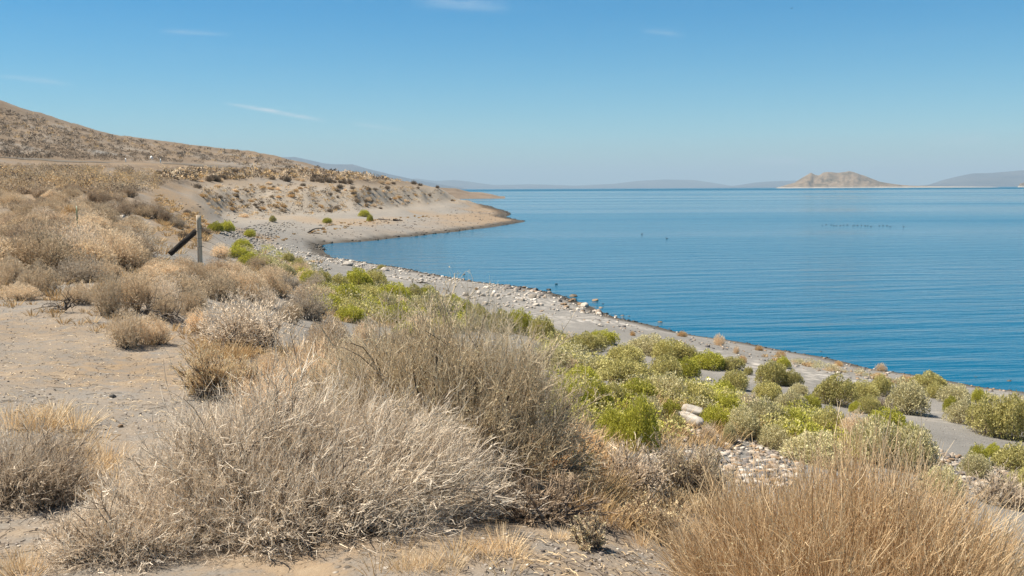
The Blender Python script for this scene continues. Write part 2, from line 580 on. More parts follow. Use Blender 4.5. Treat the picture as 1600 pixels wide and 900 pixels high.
gz += np.where((gz > 1.9) & (gz < 6.1), (1.9 + 4.2 * tb - gz) * bl * 0.85, 0)
# a crisp edge at the water
bw = 0.02 * gr + 1.2
t = np.clip(np.abs(gd) / bw, 0, 1)
t = t * t * (3 - 2 * t)
edge = np.where(gd > 0, gd * 0.13, gd * 0.14)
gz = edge * (1 - t) + np.where(gd > 0, np.maximum(gz, 0.12), np.minimum(gz, -0.15)) * t
gz = np.where(gd < 0, np.maximum(np.minimum(gz, -0.004), -2.5), gz)


def ground(x, y):
    """height of the ground at world x, y (bilinear in the terrain's own grid)"""
    x, y = np.asarray(x, float), np.asarray(y, float)
    a = np.arctan2(x, y)
    l = np.log(np.clip(np.hypot(x, y), 0.61, 1490))
    fi = np.interp(a, AZ, np.arange(len(AZ)))
    fj = (l - LR[0]) / (LR[1] - LR[0])
    i = np.clip(fi.astype(int), 0, len(AZ) - 2)
    j = np.clip(fj.astype(int), 0, len(LR) - 2)
    u, v = fi - i, fj - j
    return (gz[j, i] * (1 - u) + gz[j, i + 1] * u) * (1 - v) + (gz[j + 1, i] * (1 - u) + gz[j + 1, i + 1] * u) * v


def shore_at(x, y):
    a, l = math.atan2(x, y), math.log(max(math.hypot(x, y), 0.61))
    i = int(np.clip(np.searchsorted(AZ, a), 0, len(AZ) - 1))
    j = int(np.clip((l - LR[0]) / (LR[1] - LR[0]), 0, len(LR) - 1))
    return float(gd[j, i])


RS = np.exp(np.linspace(math.log(1.5), math.log(1450), 1800))


def hit(px, py):
    """where the pixel's ray meets the ground"""
    d = ray(px, py)
    h = math.hypot(d[0], d[1])
    x, y, z = d[0] / h * RS, d[1] / h * RS, ZC + d[2] / h * RS
    below = z < np.maximum(ground(x, y), 0.0)
    if not below.any():
        return None
    k = int(np.argmax(below))
    return np.array([x[k], y[k], float(ground(x[k], y[k]))])


# painted masks: straw litter, stones, wet sand
pxs = 800 + gx / np.maximum(gy, 0.01) * F
nz = fbm(gx * 0.22 + 40, gy * 0.22, 4, 0.6)
nzf = fbm(gx * 0.03 + 11, gy * 0.03, 4, 0.6)
upl = np.clip((gz - 2.9) / 0.7, 0, 1)
straw_m = upl * np.clip(0.15 + 1.2 * nz + 0.4 * np.clip((-gx - 0.0) / (gr * 0.25), 0, 1) * np.clip((gr - 10) / 6, 0, 1), 0, 1)
straw_m = np.maximum(straw_m, np.clip((gr - 16) / 20, 0, 1) * np.clip((300 - pxs) / 120, 0, 1) * np.clip(0.62 + 1.0 * nz + 1.2 * nzf, 0, 1))
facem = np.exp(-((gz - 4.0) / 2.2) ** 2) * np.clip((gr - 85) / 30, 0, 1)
straw_m = np.maximum(straw_m, np.clip((gr - 90) / 60, 0, 1) * np.clip(0.72 + 1.2 * nzf + 0.8 * nz, 0, 1) * (1 - 0.75 * facem))
straw_m = np.maximum(straw_m, np.clip((pxs - 215) / 30, 0, 1) * np.clip((350 - pxs) / 40, 0, 1) * np.clip((gr - 30) / 10, 0, 1) * np.clip((125 - gr) / 20, 0, 1) * np.clip((gz - 2.4) / 0.5, 0, 1) * np.clip(0.95 + 0.8 * nz, 0, 1))
straw_m *= (gd > 2)
bpatch = np.clip((gr - 70) / 20, 0, 1) * np.clip((2.6 - gz) / 0.6, 0, 1) * np.clip((gz - 0.75) / 0.3, 0, 1)
straw_m = np.maximum(straw_m * (1 - bpatch), bpatch * np.clip(2.6 * fbm(gx * 0.11 + 5, gy * 0.055 + 8, 5, 0.65) - 0.1, 0, 0.85))
talus = np.clip((gr - 330) / 60, 0, 1) * np.clip(1.3 - 2.2 * np.abs(fbm(gx * 0.012 + 3, gy * 0.02, 3) + 0.05) * 3, 0, 1) * np.clip((34 - gz) / 8, 0, 1)
straw_m *= (1 - 0.7 * talus)
stone_m = np.clip(1.8 * fbm(gx * 0.3 + 9, gy * 0.3, 3) + 0.1, 0, 1) * np.clip((gd - 0.5) / 1, 0, 1) * np.clip((9 - gd) / 3, 0, 1) * np.clip((90 - gr) / 30, 0, 1) * (gd > 0)
hill_m = np.clip((gr - 100) / 60, 0, 1) * np.clip((gz - 5.2) / 1.0, 0, 1) * (1 - 0.8 * talus) * np.clip(0.95 + 1.2 * fbm(gx * 0.05, gy * 0.03 + 4, 4, 0.6), 0.3, 1)
wet_m = np.clip(1.0 - (gd - 0.010 * gr) / (0.45 + 0.006 * gr), 0, 1) * (gd > -30)
wet_m = np.where(gd < 0, 1.0, wet_m)

gm, nt, b = mat('desert_ground')
geo = nd(nt, 'ShaderNodeNewGeometry')
P0 = geo.outputs['Position']
a_s = nd(nt, 'ShaderNodeAttribute', attribute_name='straw').outputs['Fac']
a_t = nd(nt, 'ShaderNodeAttribute', attribute_name='stony').outputs['Fac']
a_w = nd(nt, 'ShaderNodeAttribute', attribute_name='wet').outputs['Fac']
n_big = noise(nt, P0, 0.5, 5, 0.6)
n_mid = noise(nt, P0, 5.0, 5, 0.65)
n_fin = noise(nt, P0, 60.0, 4, 0.7)
sand = ramp(nt, n_big, [(0.25, (0.160, 0.149, 0.132)), (0.55, (0.203, 0.188, 0.166)), (0.8, (0.238, 0.214, 0.184))])
sand = mixc(nt, 1.0, sand, ramp(nt, n_fin, [(0.25, (0.62, 0.60, 0.58)), (0.5, (0.97, 0.97, 0.97)), (0.75, (1.3, 1.28, 1.24))]), 'MULTIPLY')
vor = nd(nt, 'ShaderNodeTexVoronoi')
vor.inputs['Scale'].default_value = 26.0
nt.links.new(P0, vor.inputs['Vector'])
peb = ramp(nt, vor.outputs['Distance'], [(0.12, (1, 1, 1)), (0.26, (0, 0, 0))])
pebc = ramp(nt, vor.outputs['Color'], [(0.2, (0.10, 0.085, 0.07)), (0.5, (0.30, 0.24, 0.18)), (0.85, (0.60, 0.55, 0.48))])
sand = mixc(nt, mth(nt, 'MULTIPLY', peb, mth(nt, 'GREATER_THAN', n_mid, 0.5)), sand, pebc)
stc = ramp(nt, n_mid, [(0.3, (0.165, 0.112, 0.064)), (0.55, (0.26, 0.175, 0.096)), (0.75, (0.33, 0.24, 0.145))])
sfac = mth(nt, 'MULTIPLY', a_s, mth(nt, 'MULTIPLY_ADD', n_mid, 2.6, -0.5, clamp=True), clamp=True)
colr = mixc(nt, sfac, sand, stc)
v2 = nd(nt, 'ShaderNodeTexVoronoi')
v2.inputs['Scale'].default_value = 3.6
nt.links.new(P0, v2.inputs['Vector'])
gravel = ramp(nt, v2.outputs['Color'], [(0.1, (0.22, 0.20, 0.18)), (0.5, (0.44, 0.39, 0.33)), (0.9, (0.58, 0.53, 0.46))])
colr = mixc(nt, mth(nt, 'MULTIPLY', a_t, ramp(nt, v2.outputs['Distance'], [(0.3, (1, 1, 1)), (0.6, (0, 0, 0))])), colr, gravel)
a_h = nd(nt, 'ShaderNodeAttribute', attribute_name='hill').outputs['Fac']
n_hill = noise(nt, P0, 0.35, 6, 0.7)
colr = mixc(nt, mth(nt, 'MULTIPLY', a_h, mth(nt, 'MULTIPLY_ADD', n_hill, 2.4, -0.35, clamp=True), clamp=True), colr, ramp(nt, n_mid, [(0.3, (0.105, 0.075, 0.048)), (0.7, (0.180, 0.126, 0.076))]))
a_bluff_light = nd(nt, 'ShaderNodeAttribute', attribute_name='bluff').outputs['Fac']
colr = mixc(nt, mth(nt, 'MULTIPLY', a_bluff_light, mth(nt, 'MULTIPLY_ADD', n_hill, 1.6, 0.0, clamp=True), clamp=True), colr, ramp(nt, n_mid, [(0.3, (0.26, 0.215, 0.160)), (0.7, (0.36, 0.30, 0.23))]))  # bluff face soil made paler: colour stands in for sunlight the slope lacks
v3 = nd(nt, 'ShaderNodeTexVoronoi')
v3.inputs['Scale'].default_value = 11.0
nt.links.new(P0, v3.inputs['Vector'])
pb3 = ramp(nt, v3.outputs['Distance'], [(0.10, (1, 1, 1)), (0.20, (0, 0, 0))])
pc3 = ramp(nt, v3.outputs['Color'], [(0.2, (0.09, 0.075, 0.06)), (0.5, (0.24, 0.20, 0.155)), (0.85, (0.50, 0.45, 0.38))])
colr = mixc(nt, mth(nt, 'MULTIPLY', pb3, mth(nt, 'GREATER_THAN', n_big, 0.46)), colr, pc3)
wetc = mixc(nt, 1.0, colr, (0.36, 0.33, 0.29), 'MULTIPLY')
colr = mixc(nt, a_w, colr, wetc)
nt.links.new(colr, b.inputs['Base Color'])
b.inputs['Roughness'].default_value = 0.95
b.inputs['Specular IOR Level'].default_value = 0.15
bp = nd(nt, 'ShaderNodeBump')
bp.inputs['Strength'].default_value = 0.7
bp.inputs['Distance'].default_value = 0.03
hgt = mth(nt, 'ADD', mth(nt, 'MULTIPLY', n_fin, 0.25), mth(nt, 'ADD', mth(nt, 'MULTIPLY', n_mid, 0.8), mth(nt, 'ADD', mth(nt, 'MULTIPLY', peb, 0.3), mth(nt, 'MULTIPLY', pb3, 0.6))))
nt.links.new(hgt, bp.inputs['Height'])
nt.links.new(bp.outputs[0], b.inputs['Normal'])

nr, nc = gx.shape
idx = np.arange(nr * nc).reshape(nr, nc)
Q = np.stack([idx[:-1, :-1], idx[:-1, 1:], idx[1:, 1:], idx[1:, :-1]], -1).reshape(-1, 4)[:, ::-1]
keep = (gd.reshape(-1)[Q] > -0.03 * gr.reshape(-1)[Q] - 6).any(1)
Q = Q[keep]
sp = Soup().add(np.stack([gx, gy, gz], -1), Q)
gme = sp.mesh('ground', gm, smooth=True)
for nm, arr in (('straw', straw_m), ('stony', stone_m), ('wet', wet_m), ('hill', hill_m), ('bluff', np.clip(facem * bl * 1.2, 0, 1))):  # bluff: mask where the face's colour is lightened against its weak sun
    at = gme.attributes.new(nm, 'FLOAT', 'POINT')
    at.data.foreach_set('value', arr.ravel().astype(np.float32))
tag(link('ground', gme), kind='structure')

# ------------------------------------------------------------------ the lake
wm, nt, b = mat('lake_water')
geo = nd(nt, 'ShaderNodeNewGeometry')
P0 = geo.outputs['Position']
sep = nd(nt, 'ShaderNodeSeparateXYZ')
nt.links.new(P0, sep.inputs[0])
mp = nd(nt, 'ShaderNodeMapping')
mp.inputs['Rotation'].default_value = (0, 0, R(-9))
nt.links.new(P0, mp.inputs[0])


def wave(scale, dist, dscale, sx=0.28):
    m2 = nd(nt, 'ShaderNodeMapping')
    m2.inputs['Scale'].default_value = (sx, 1, 1)
    nt.links.new(mp.outputs[0], m2.inputs[0])
    w = nd(nt, 'ShaderNodeTexWave', wave_type='BANDS', bands_direction='Y', wave_profile='SIN')
    w.inputs['Scale'].default_value = scale
    w.inputs['Distortion'].default_value = dist
    w.inputs['Detail'].default_value = 3
    w.inputs['Detail Scale'].default_value = dscale
    nt.links.new(m2.outputs[0], w.inputs['Vector'])
    return w.outputs['Fac']


m3 = nd(nt, 'ShaderNodeMapping')
m3.inputs['Scale'].default_value = (0.25, 1.0, 1.0)
nt.links.new(mp.outputs[0], m3.inputs[0])
m5 = nd(nt, 'ShaderNodeMapping')
m5.inputs['Scale'].default_value = (0.17, 0.85, 1.0)
m5.inputs['Rotation'].default_value = (0, 0, R(7))
nt.links.new(mp.outputs[0], m5.inputs[0])
h = mth(nt, 'ADD', mth(nt, 'MULTIPLY', wave(0.085, 14.0, 0.45, 0.16), 0.16), mth(nt, 'MULTIPLY', noise(nt, m5.outputs[0], 1.0, 3, 0.5), 1.25))
h = mth(nt, 'ADD', h, mth(nt, 'MULTIPLY', noise(nt, m3.outputs[0], 3.4, 4), 0.34))
# calmer and rougher reaches, long across the view
m4 = nd(nt, 'ShaderNodeMapping')
m4.inputs['Scale'].default_value = (0.0016, 0.009, 1.0)
nt.links.new(P0, m4.inputs[0])
reach = noise(nt, m4.outputs[0], 1.0, 4, 0.55)
ruf = ramp(nt, reach, [(0.47, (0, 0, 0)), (0.62, (1, 1, 1))])
farb = ramp(nt, mth(nt, 'DIVIDE', sep.outputs['Y'], 4000.0, clamp=True), [(0.45, (0, 0, 0)), (0.6, (1, 1, 1))])
rough = mth(nt, 'MAXIMUM', mth(nt, 'MULTIPLY', ruf, 0.28), farb)
bp = nd(nt, 'ShaderNodeBump')
bp.inputs['Distance'].default_value = 0.11
nt.links.new(mth(nt, 'MULTIPLY_ADD', rough, 0.25, 0.75), bp.inputs['Strength'])
nt.links.new(h, bp.inputs['Height'])
nt.links.new(bp.outputs[0], b.inputs['Normal'])
nt.links.new(mth(nt, 'MULTIPLY_ADD', rough, 0.40, 0.07), b.inputs['Roughness'])
b.inputs['Base Color'].default_value = (0.0005, 0.074, 0.132, 1)
b.inputs['IOR'].default_value = 1.17
sp = Soup()
xs = np.array([-60000, -8000, -1500, -300, 0, 60, 300, 1500, 8000, 60000], float)
ys = np.array([-60, 0, 20, 60, 200, 600, 2000, 6000, 20000, 60000], float)
X, Yg = np.meshgrid(xs, ys)
idx = np.arange(X.size).reshape(X.shape)
sp.add(np.stack([X, Yg, np.zeros_like(X)], -1), np.stack([idx[:-1, :-1], idx[:-1, 1:], idx[1:, 1:], idx[1:, :-1]], -1).reshape(-1, 4))
tag(link('lake_water', sp.mesh('lake_water', wm)), kind='structure')


# ------------------------------------------------------------------ far hills, island, headland
def hill_mat(name, stops, scale, white_to=None):
    m, nt, b = mat(name)
    geo = nd(nt, 'ShaderNodeNewGeometry')
    n1 = noise(nt, geo.outputs['Position'], scale, 6, 0.65)
    c = ramp(nt, n1, stops)
    if white_to:
        sep = nd(nt, 'ShaderNodeSeparateXYZ')
        nt.links.new(geo.outputs['Position'], sep.inputs[0])
        zz = mth(nt, 'ADD', sep.outputs['Z'], mth(nt, 'MULTIPLY', mth(nt, 'SUBTRACT', n1, 0.5), white_to * 0.8))
        w = ramp(nt, mth(nt, 'DIVIDE', zz, white_to), [(0.7, (1, 1, 1)), (1.0, (0, 0, 0))])
        c = mixc(nt, w, c, (0.31, 0.265, 0.21))
    nt.links.new(c, b.inputs['Base Color'])
    b.inputs['Roughness'].default_value = 1.0
    b.inputs['Specular IOR Level'].default_value = 0.0
    bp = nd(nt, 'ShaderNodeBump')
    bp.inputs['Strength'].default_value = 0.6
    bp.inputs['Distance'].default_value = 0.2 / scale
    nt.links.new(n1, bp.inputs['Height'])
    nt.links.new(bp.outputs[0], b.inputs['Normal'])
    return m


def ridge(name, prof, Y, m, depth, seed, gully=0.25, sub=8, rows=14):
    """a range whose skyline passes through the given points at distance Y, with a real front and back slope"""
    pr = np.array(prof, float)
    xs = np.linspace(pr[0, 0], pr[-1, 0], max(24, int((pr[-1, 0] - pr[0, 0]) / sub)))
    top = np.interp(xs, pr[:, 0], pr[:, 1])
    Pw = np.array([pt(x, y, Y=Y) for x, y in zip(xs, top)])
    zt = np.maximum(Pw[:, 2], 0.5)
    zt = zt * (1 + 0.05 * fbm(Pw[:, 0] / depth * 6 + seed, Pw[:, 0] * 0, 3))
    ts = np.linspace(-1, 1, rows * 2 + 1)
    V = np.zeros((len(ts), len(xs), 3))
    for k, t in enumerate(ts):
        prof_ = (1 - abs(t)) ** (0.9 if t < 0 else 1.2)
        g = fbm(Pw[:, 0] / depth * 4 + seed, np.full(len(xs), t * 1.3 + seed), 4, 0.6)
        z = zt * np.clip(prof_ + gully * g * (1 - abs(t)) * abs(t) * 4, 0, 1.0)
        V[k, :, 0] = Pw[:, 0] * (Y + t * depth) / Y
        V[k, :, 1] = Y + t * depth
        V[k, :, 2] = np.where(abs(t) > 0.999, -0.5, z)
    idx = np.arange(V.shape[0] * V.shape[1]).reshape(V.shape[:2])
    Q = np.stack([idx[:-1, :-1], idx[:-1, 1:], idx[1:, 1:], idx[1:, :-1]], -1).reshape(-1, 4)
    return tag(link(name, Soup().add(V, Q).mesh(name, m, smooth=True)), kind='structure')


m_far = hill_mat('far_mountain_rock', [(0.3, (0.040, 0.044, 0.056)), (0.7, (0.095, 0.085, 0.088))], 0.0012)
m_isl = hill_mat('island_rock', [(0.3, (0.07, 0.058, 0.035)), (0.5, (0.17, 0.122, 0.078)), (0.75, (0.27, 0.20, 0.13))], 0.016, white_to=8.0)
m_head = hill_mat('headland_soil', [(0.3, (0.125, 0.097, 0.072)), (0.7, (0.21, 0.165, 0.125))], 0.05)
ridge('far_mountains', [(330, 236), (380, 237), (430, 246), (462, 244), (480, 248), (505, 254), (525, 256), (550, 257), (575, 264), (606, 272), (640, 279), (700, 290), (730, 295)], 14000, m_far, 2600, 3)
ridge('far_mountains', [(560, 290), (625, 284), (650, 279), (680, 283), (710, 281), (735, 284), (770, 289), (830, 288), (900, 290), (960, 287), (1000, 282), (1040, 280), (1085, 281.5), (1110, 285), (1140, 290), (1165, 292.5)], 22000, m_far, 3500, 11)
ridge('far_mountains', [(1120, 292.5), (1150, 290), (1180, 285), (1215, 283), (1240, 282), (1280, 284), (1330, 289), (1400, 290), (1450, 291)], 19000, m_far, 3200, 19)
ridge('far_mountains', [(1420, 291), (1450, 289), (1475, 281), (1500, 275), (1520, 271), (1545, 271), (1580, 268), (1620, 264), (1700, 255), (1800, 262), (1950, 282)], 15000, m_far, 2800, 27)
isl = [(1213, 293.4), (1222, 291), (1241, 285.6), (1250, 280), (1259, 274.7), (1267.5, 269.4), (1274, 273), (1280, 274), (1287, 269.4), (1302, 269), (1313, 269.4), (1326.5, 266.8), (1337, 269.4), (1350, 274.7), (1364, 280), (1375, 284), (1390, 286.5), (1407, 288.7), (1425, 290.2), (1469, 291.2), (1547, 291.8), (1560, 292.4)]
ridge('island', isl, 6000, m_isl, 260, 5, gully=0.4, sub=2)
ridge('rock_islet', [(1590, 292), (1594, 287), (1600, 285), (1612, 286), (1622, 291.5)], 5600, m_isl, 60, 8, sub=1)
ridge('headland', [(560, 290), (640, 292), (690, 293), (712, 294), (724, 297.2), (734, 299.5), (752, 300.5), (768, 303.5), (780, 306.6), (789, 308)], 640, m_head, 90, 4, gully=0.2, sub=2)

# ------------------------------------------------------------------ the air
hm = bpy.data.materials.new('haze_air')
hm.use_nodes = True
nt = hm.node_tree
nt.nodes.clear()
pv = nd(nt, 'ShaderNodeVolumePrincipled')
pv.inputs['Color'].default_value = (0.475, 0.565, 0.62, 1)
pv.inputs['Density'].default_value = 7.2e-5
pv.inputs['Anisotropy'].default_value = 0.0
nt.links.new(pv.outputs[0], nd(nt, 'ShaderNodeOutputMaterial').inputs['Volume'])
hx, hy0, hy1, hz0, hz1 = 62000.0, -3000.0, 62000.0, -3.7, 900.0
HV = [(sx * hx, y, z) for z in (hz0, hz1) for y in (hy0, hy1) for sx in (-1, 1)]
HQ = [(0, 2, 3, 1), (4, 5, 7, 6), (0, 1, 5, 4), (2, 6, 7, 3), (0, 4, 6, 2), (1, 3, 7, 5)]
tag(link('haze', Soup().add(HV, HQ).mesh('haze', hm)), kind='stuff')

# ------------------------------------------------------------------ plants: shapes
def dome_dirs(n, rng, low=-0.05):
    z = rng.uniform(low, 1.0, n)
    a = rng.uniform(0, 2 * PI, n)
    h = np.sqrt(np.maximum(1 - z * z, 0))
    return np.stack([h * np.cos(a), h * np.sin(a), z], 1)


def bez(a, b, c, k):
    t = np.linspace(0, 1, k)[None, :, None]
    return a[:, None] * (1 - t) ** 2 + 2 * b[:, None] * t * (1 - t) + c[:, None] * t * t


def clump_points(clumps, n, rng, inner=0.35, low=-0.05, square=1):
    """clumps: (x, y, z, rx, ry, rz). Returns tips near the clumps' outer surface, their clump centres at ground and radial directions"""
    C = np.array(clumps, float)
    w = (C[:, 3] * C[:, 4] + C[:, 3] * C[:, 5])
    k = rng.choice(len(C), n, p=w / w.sum())
    d = dome_dirs(n, rng, low)
    if square != 1:
        d = d.copy()
        d[:, 2] = np.sign(d[:, 2]) * np.abs(d[:, 2]) ** square
    lump = 1 + 0.13 * np.sin(d[:, 0] * 5 + k * 2.1) * np.sin(d[:, 1] * 6 + k) + 0.10 * np.sin(d[:, 2] * 9 + d[:, 0] * 7)
    rho = (1 - inner * rng.random(n) ** 2.2) * lump
    tip = C[k, :3] + d * C[k, 3:6] * rho[:, None]
    base = np.stack([C[k, 0] * 0.75, C[k, 1] * 0.75, np.zeros(n)], 1) + rng.normal(size=(n, 3)) * np.array([.14, .14, 0]) * C[k, 3:4]
    return tip, base, d, C[k]


def twig_soup(sp, clumps, n, rng, r=0.0013, k=4, start=(0.3, 0.75), lean=(0, 0, 0), jit=0.12, forks=2, fork_len=0.35, sides=3, inner=0.35, up=0.15, mat=0, ribbon=False, low=-0.05):
    tip, base, d, C = clump_points(clumps, n, rng, inner, low)
    L = np.linalg.norm(tip - base, axis=1)
    lean = np.array(lean, float)
    tip = tip + lean * (tip[:, 2:3] / 0.6) + rng.normal(size=(n, 3)) * 0.05 * L[:, None]
    s = rng.uniform(*start, n)[:, None]
    a = base + (tip - base) * s * np.array([1, 1, 0.85]) + rng.normal(size=(n, 3)) * jit * 0.35 * L[:, None]
    a[:, 2] = np.maximum(a[:, 2], 0.0)
    m = (a + tip) / 2 + rng.normal(size=(n, 3)) * jit * L[:, None] * 0.5
    m[:, 2] += up * L * (1 - s[:, 0]) * -0.4
    P = bez(a, m, tip, k)
    P[:, :, 2] = np.maximum(P[:, :, 2], 0.003)
    taper = np.linspace(1.25, 0.45, k)[None]
    rad = r * rng.uniform(0.7, 1.5, (n, 1)) * taper
    tint = rng.random(n)
    mk = (lambda P, rad: ribbons(P, rad * 2, rng)) if ribbon else (lambda P, rad: tubes(P, rad, rng, sides))
    V, Q, i = mk(P, rad)
    sp.add(V, Q, tint=tint[i], mat=mat)
    for f in range(forks):
        t = rng.uniform(0.25, 0.85, n)
        j = np.clip((t * (k - 1)).astype(int), 0, k - 2)
        fr = (t * (k - 1) - j)[:, None]
        ii = np.arange(n)
        o = P[ii, j] * (1 - fr) + P[ii, j + 1] * fr
        dv = nrm(P[ii, j + 1] - P[ii, j]) + rng.normal(size=(n, 3)) * 0.55
        dv[:, 2] += up
        e = o + nrm(dv) * (L * fork_len * rng.uniform(0.35, 1.0, n))[:, None]
        mm = (o + e) / 2 + rng.normal(size=(n, 3)) * 0.03 * L[:, None]
        kk = max(2, k - 1)
        P2 = bez(o, mm, e, kk)
        P2[:, :, 2] = np.maximum(P2[:, :, 2], 0.003)
        V, Q, i = mk(P2, r * 0.75 * rng.uniform(0.7, 1.4, (n, 1)) * np.linspace(1, 0.5, kk)[None])
        sp.add(V, Q, tint=np.clip(tint + rng.normal(size=n) * 0.08, 0, 1)[i], mat=mat)
    return P


def branchy(s_st, s_tw, clumps, rng, n0, m=(8, 7, 2), r=(0.006, 0.0026, 0.0017, 0.0012), lean=(0, 0, 0), up=0.1, ratio=(0.5, 0.5, 0.5), reach=0.74, kink=0.16, low=0.0, spread=0.55, k=4, bark=0, thin=True):
    """branches, twigs on the branches and twiglets on the twigs; returns the last two generations' paths"""
    lean = np.array(lean, float)
    tip, base, d, C = clump_points(clumps, n0, rng, 0.30, low)
    tip = tip + lean * (tip[:, 2:3] / 0.6)
    e = base + (tip - base) * reach * rng.uniform(0.75, 1.15, (n0, 1))
    mid = (base + e) / 2 + rng.normal(size=(n0, 3)) * 0.1 * np.linalg.norm(e - base, axis=1, keepdims=True)
    P = bez(base, mid, e, 5)
    P[:, 1:-1] += rng.normal(size=(n0, 3, 3)) * 0.03 * np.linalg.norm(e - base, axis=1)[:, None, None]
    P[:, :, 2] = np.maximum(P[:, :, 2], 0.0)
    P[:, 0, 2] = -0.03
    V, Q, i = tubes(P, r[0] * rng.uniform(0.6, 1.5, (n0, 1)) * np.linspace(1.3, 0.5, 5)[None], rng, 4)
    s_st.add(V, Q, tint=rng.random(n0)[i], mat=bark)
    L = np.linalg.norm(e - base, axis=1)
    ctr = np.stack([C[:, 0] * 0.8, C[:, 1] * 0.8, np.zeros(n0)], 1)
    tintp = rng.random(n0)
    paths = []
    for g, cnt in enumerate(m):
        if cnt == 0:
            break
        par = np.repeat(np.arange(len(P)), cnt)
        n = len(par)
        kk = P.shape[1]
        t = np.clip(rng.uniform(0.35 if g == 0 else 0.2, 1.0, n), 0, 0.999) * (kk - 1)
        j = t.astype(int)
        f = (t - j)[:, None]
        o = P[par, j] * (1 - f) + P[par, j + 1] * f
        T = nrm(P[par, j + 1] - P[par, j])
        out = nrm(o - ctr[par])
        dv = nrm(T * 0.7 + out * 0.5 + rng.normal(size=(n, 3)) * spread + np.array([0, 0, up]) + lean * 0.8)
        Ln = L[par] * ratio[g] * rng.uniform(0.45, 1.25, n)
        e = o + dv * Ln[:, None]
        mid = (o + e) / 2 + rng.normal(size=(n, 3)) * kink * Ln[:, None]
        kn = max(3, k - g)
        P2 = bez(o, mid, e, kn)
        P2[:, :, 2] = np.maximum(P2[:, :, 2], 0.004)
        tint = np.clip(0.5 * tintp[par] + 0.5 * rng.random(n), 0, 1)
        rad2 = r[g + 1] * rng.uniform(0.7, 1.4, (n, 1)) * np.linspace(1.2, 0.55, kn)[None]
        last = g == len(m) - 1 or m[g + 1] == 0 or (g == 1 and thin)
        V, Q, i = ribbons(P2, rad2 * 2.1, rng) if last else tubes(P2, rad2, rng, 3)
        (s_st if g == 0 else s_tw).add(V, Q, tint=tint[i])
        ctr, L, tintp, P = ctr[par], Ln, tint, P2
        paths.append(P2)
    return paths


def stem_soup(sp, clumps, n, rng, r=0.007, k=6, reach=0.8, mat=0, sides=5, wig=0.06, lean=(0, 0, 0)):
    tip, base, d, C = clump_points(clumps, n, rng, 0.5, 0.1)
    tip = tip + np.array(lean) * (tip[:, 2:3] / 0.6)
    e = base + (tip - base) * reach * rng.uniform(0.6, 1.1, (n, 1))
    m = base + (e - base) * 0.5 + rng.normal(size=(n, 3)) * wig * 1.5
    m[:, 2] *= 0.75
    P = bez(base, m, e, k)
    P[:, 1:-1] += rng.normal(size=(n, k - 2, 3)) * wig * 0.25
    P[:, 0, 2] = -0.03
    V, Q, i = tubes(P, r * rng.uniform(0.6, 1.5, (n, 1)) * np.linspace(1.3, 0.35, k)[None], rng, sides)
    sp.add(V, Q, tint=rng.random(n)[i], mat=mat)
    return P


def leaf_soup(sp, clumps, n, rng, L=0.03, W=0.006, inner=0.3, upright=0.6, mat=0, low=-0.05, lean=(0, 0, 0), spread=0.4):
    tip, base, d, C = clump_points(clumps, n, rng, inner, low, 0.72)
    tip = tip + np.array(lean) * (tip[:, 2:3] / 0.6)
    dv = d * (1 - upright) + np.array([0, 0, upright]) + rng.normal(size=(n, 3)) * spread
    sc = rng.uniform(0.6, 1.4, n)
    V, Q, i = leaves(tip, dv, L * sc, W * sc, rng)
    V[:, 2] = np.maximum(V[:, 2], 0.004)
    # each sprig of a plant has its own shade, leaf by leaf noise on top
    cell = np.floor(tip / (0.13 * C[:, 3:4] + 0.03))
    hsh = np.modf(np.abs(np.sin(cell @ np.array([12.99, 78.23, 37.7])) * 43758.5))[0]
    tint = np.clip(0.55 * hsh + 0.45 * rng.random(n), 0, 1)
    sp.add(V, Q, tint=tint[i], mat=mat)


def upright_soup(sp, n, rng, rx, ry, h, r=0.0015, fan=0.35, k=4, mat=0, ribbon=False, hvar=0.35, lean=(0, 0), lump=None):
    """stalks standing on an elliptical patch, fanning out a little towards their tops"""
    a = rng.uniform(0, 2 * PI, n)
    q = np.sqrt(rng.random(n))
    b = np.stack([q * rx * np.cos(a), q * ry * np.sin(a), np.zeros(n)], 1)
    H = h * (1 - hvar * rng.random(n) ** 1.3) * (1 - 0.35 * q ** 2.5)
    if lump is not None:
        H = H * lump(b[:, 0], b[:, 1])
    out = np.stack([np.cos(a) * q * fan * h + lean[0] * H, np.sin(a) * q * fan * h * ry / rx + lean[1] * H, H], 1) + rng.normal(size=(n, 3)) * 0.07 * h * np.array([1, 1, 0.2])
    m = b + out * 0.5 + rng.normal(size=(n, 3)) * 0.03 * h
    m[:, :2] -= out[:, :2] * 0.15
    P = bez(b, m, b + out, k)
    rad = r * rng.uniform(0.6, 1.4, (n, 1)) * np.linspace(1.2, 0.5, k)[None]
    V, Q, i = ribbons(P, rad * 2, rng) if ribbon else tubes(P, rad, rng, 3)
    tint = rng.random(n)
    sp.add(V, Q, tint=tint[i], mat=mat)
    return P, tint


def on_paths(P, n, rng, lo=0.4, hi=1.0):
    i = rng.integers(0, len(P), n)
    t = rng.uniform(lo, hi, n) * (P.shape[1] - 1)
    j = np.clip(t.astype(int), 0, P.shape[1] - 2)
    f = (t - j)[:, None]
    return P[i, j] * (1 - f) + P[i, j + 1] * f, nrm(P[i, j + 1] - P[i, j])


# ------------------------------------------------------------------ plants: the ones in front, each made for its place
RNG = np.random.default_rng(20240)
ROWS = []                                       # (zone, kind words, object, px) for labels told apart by their order


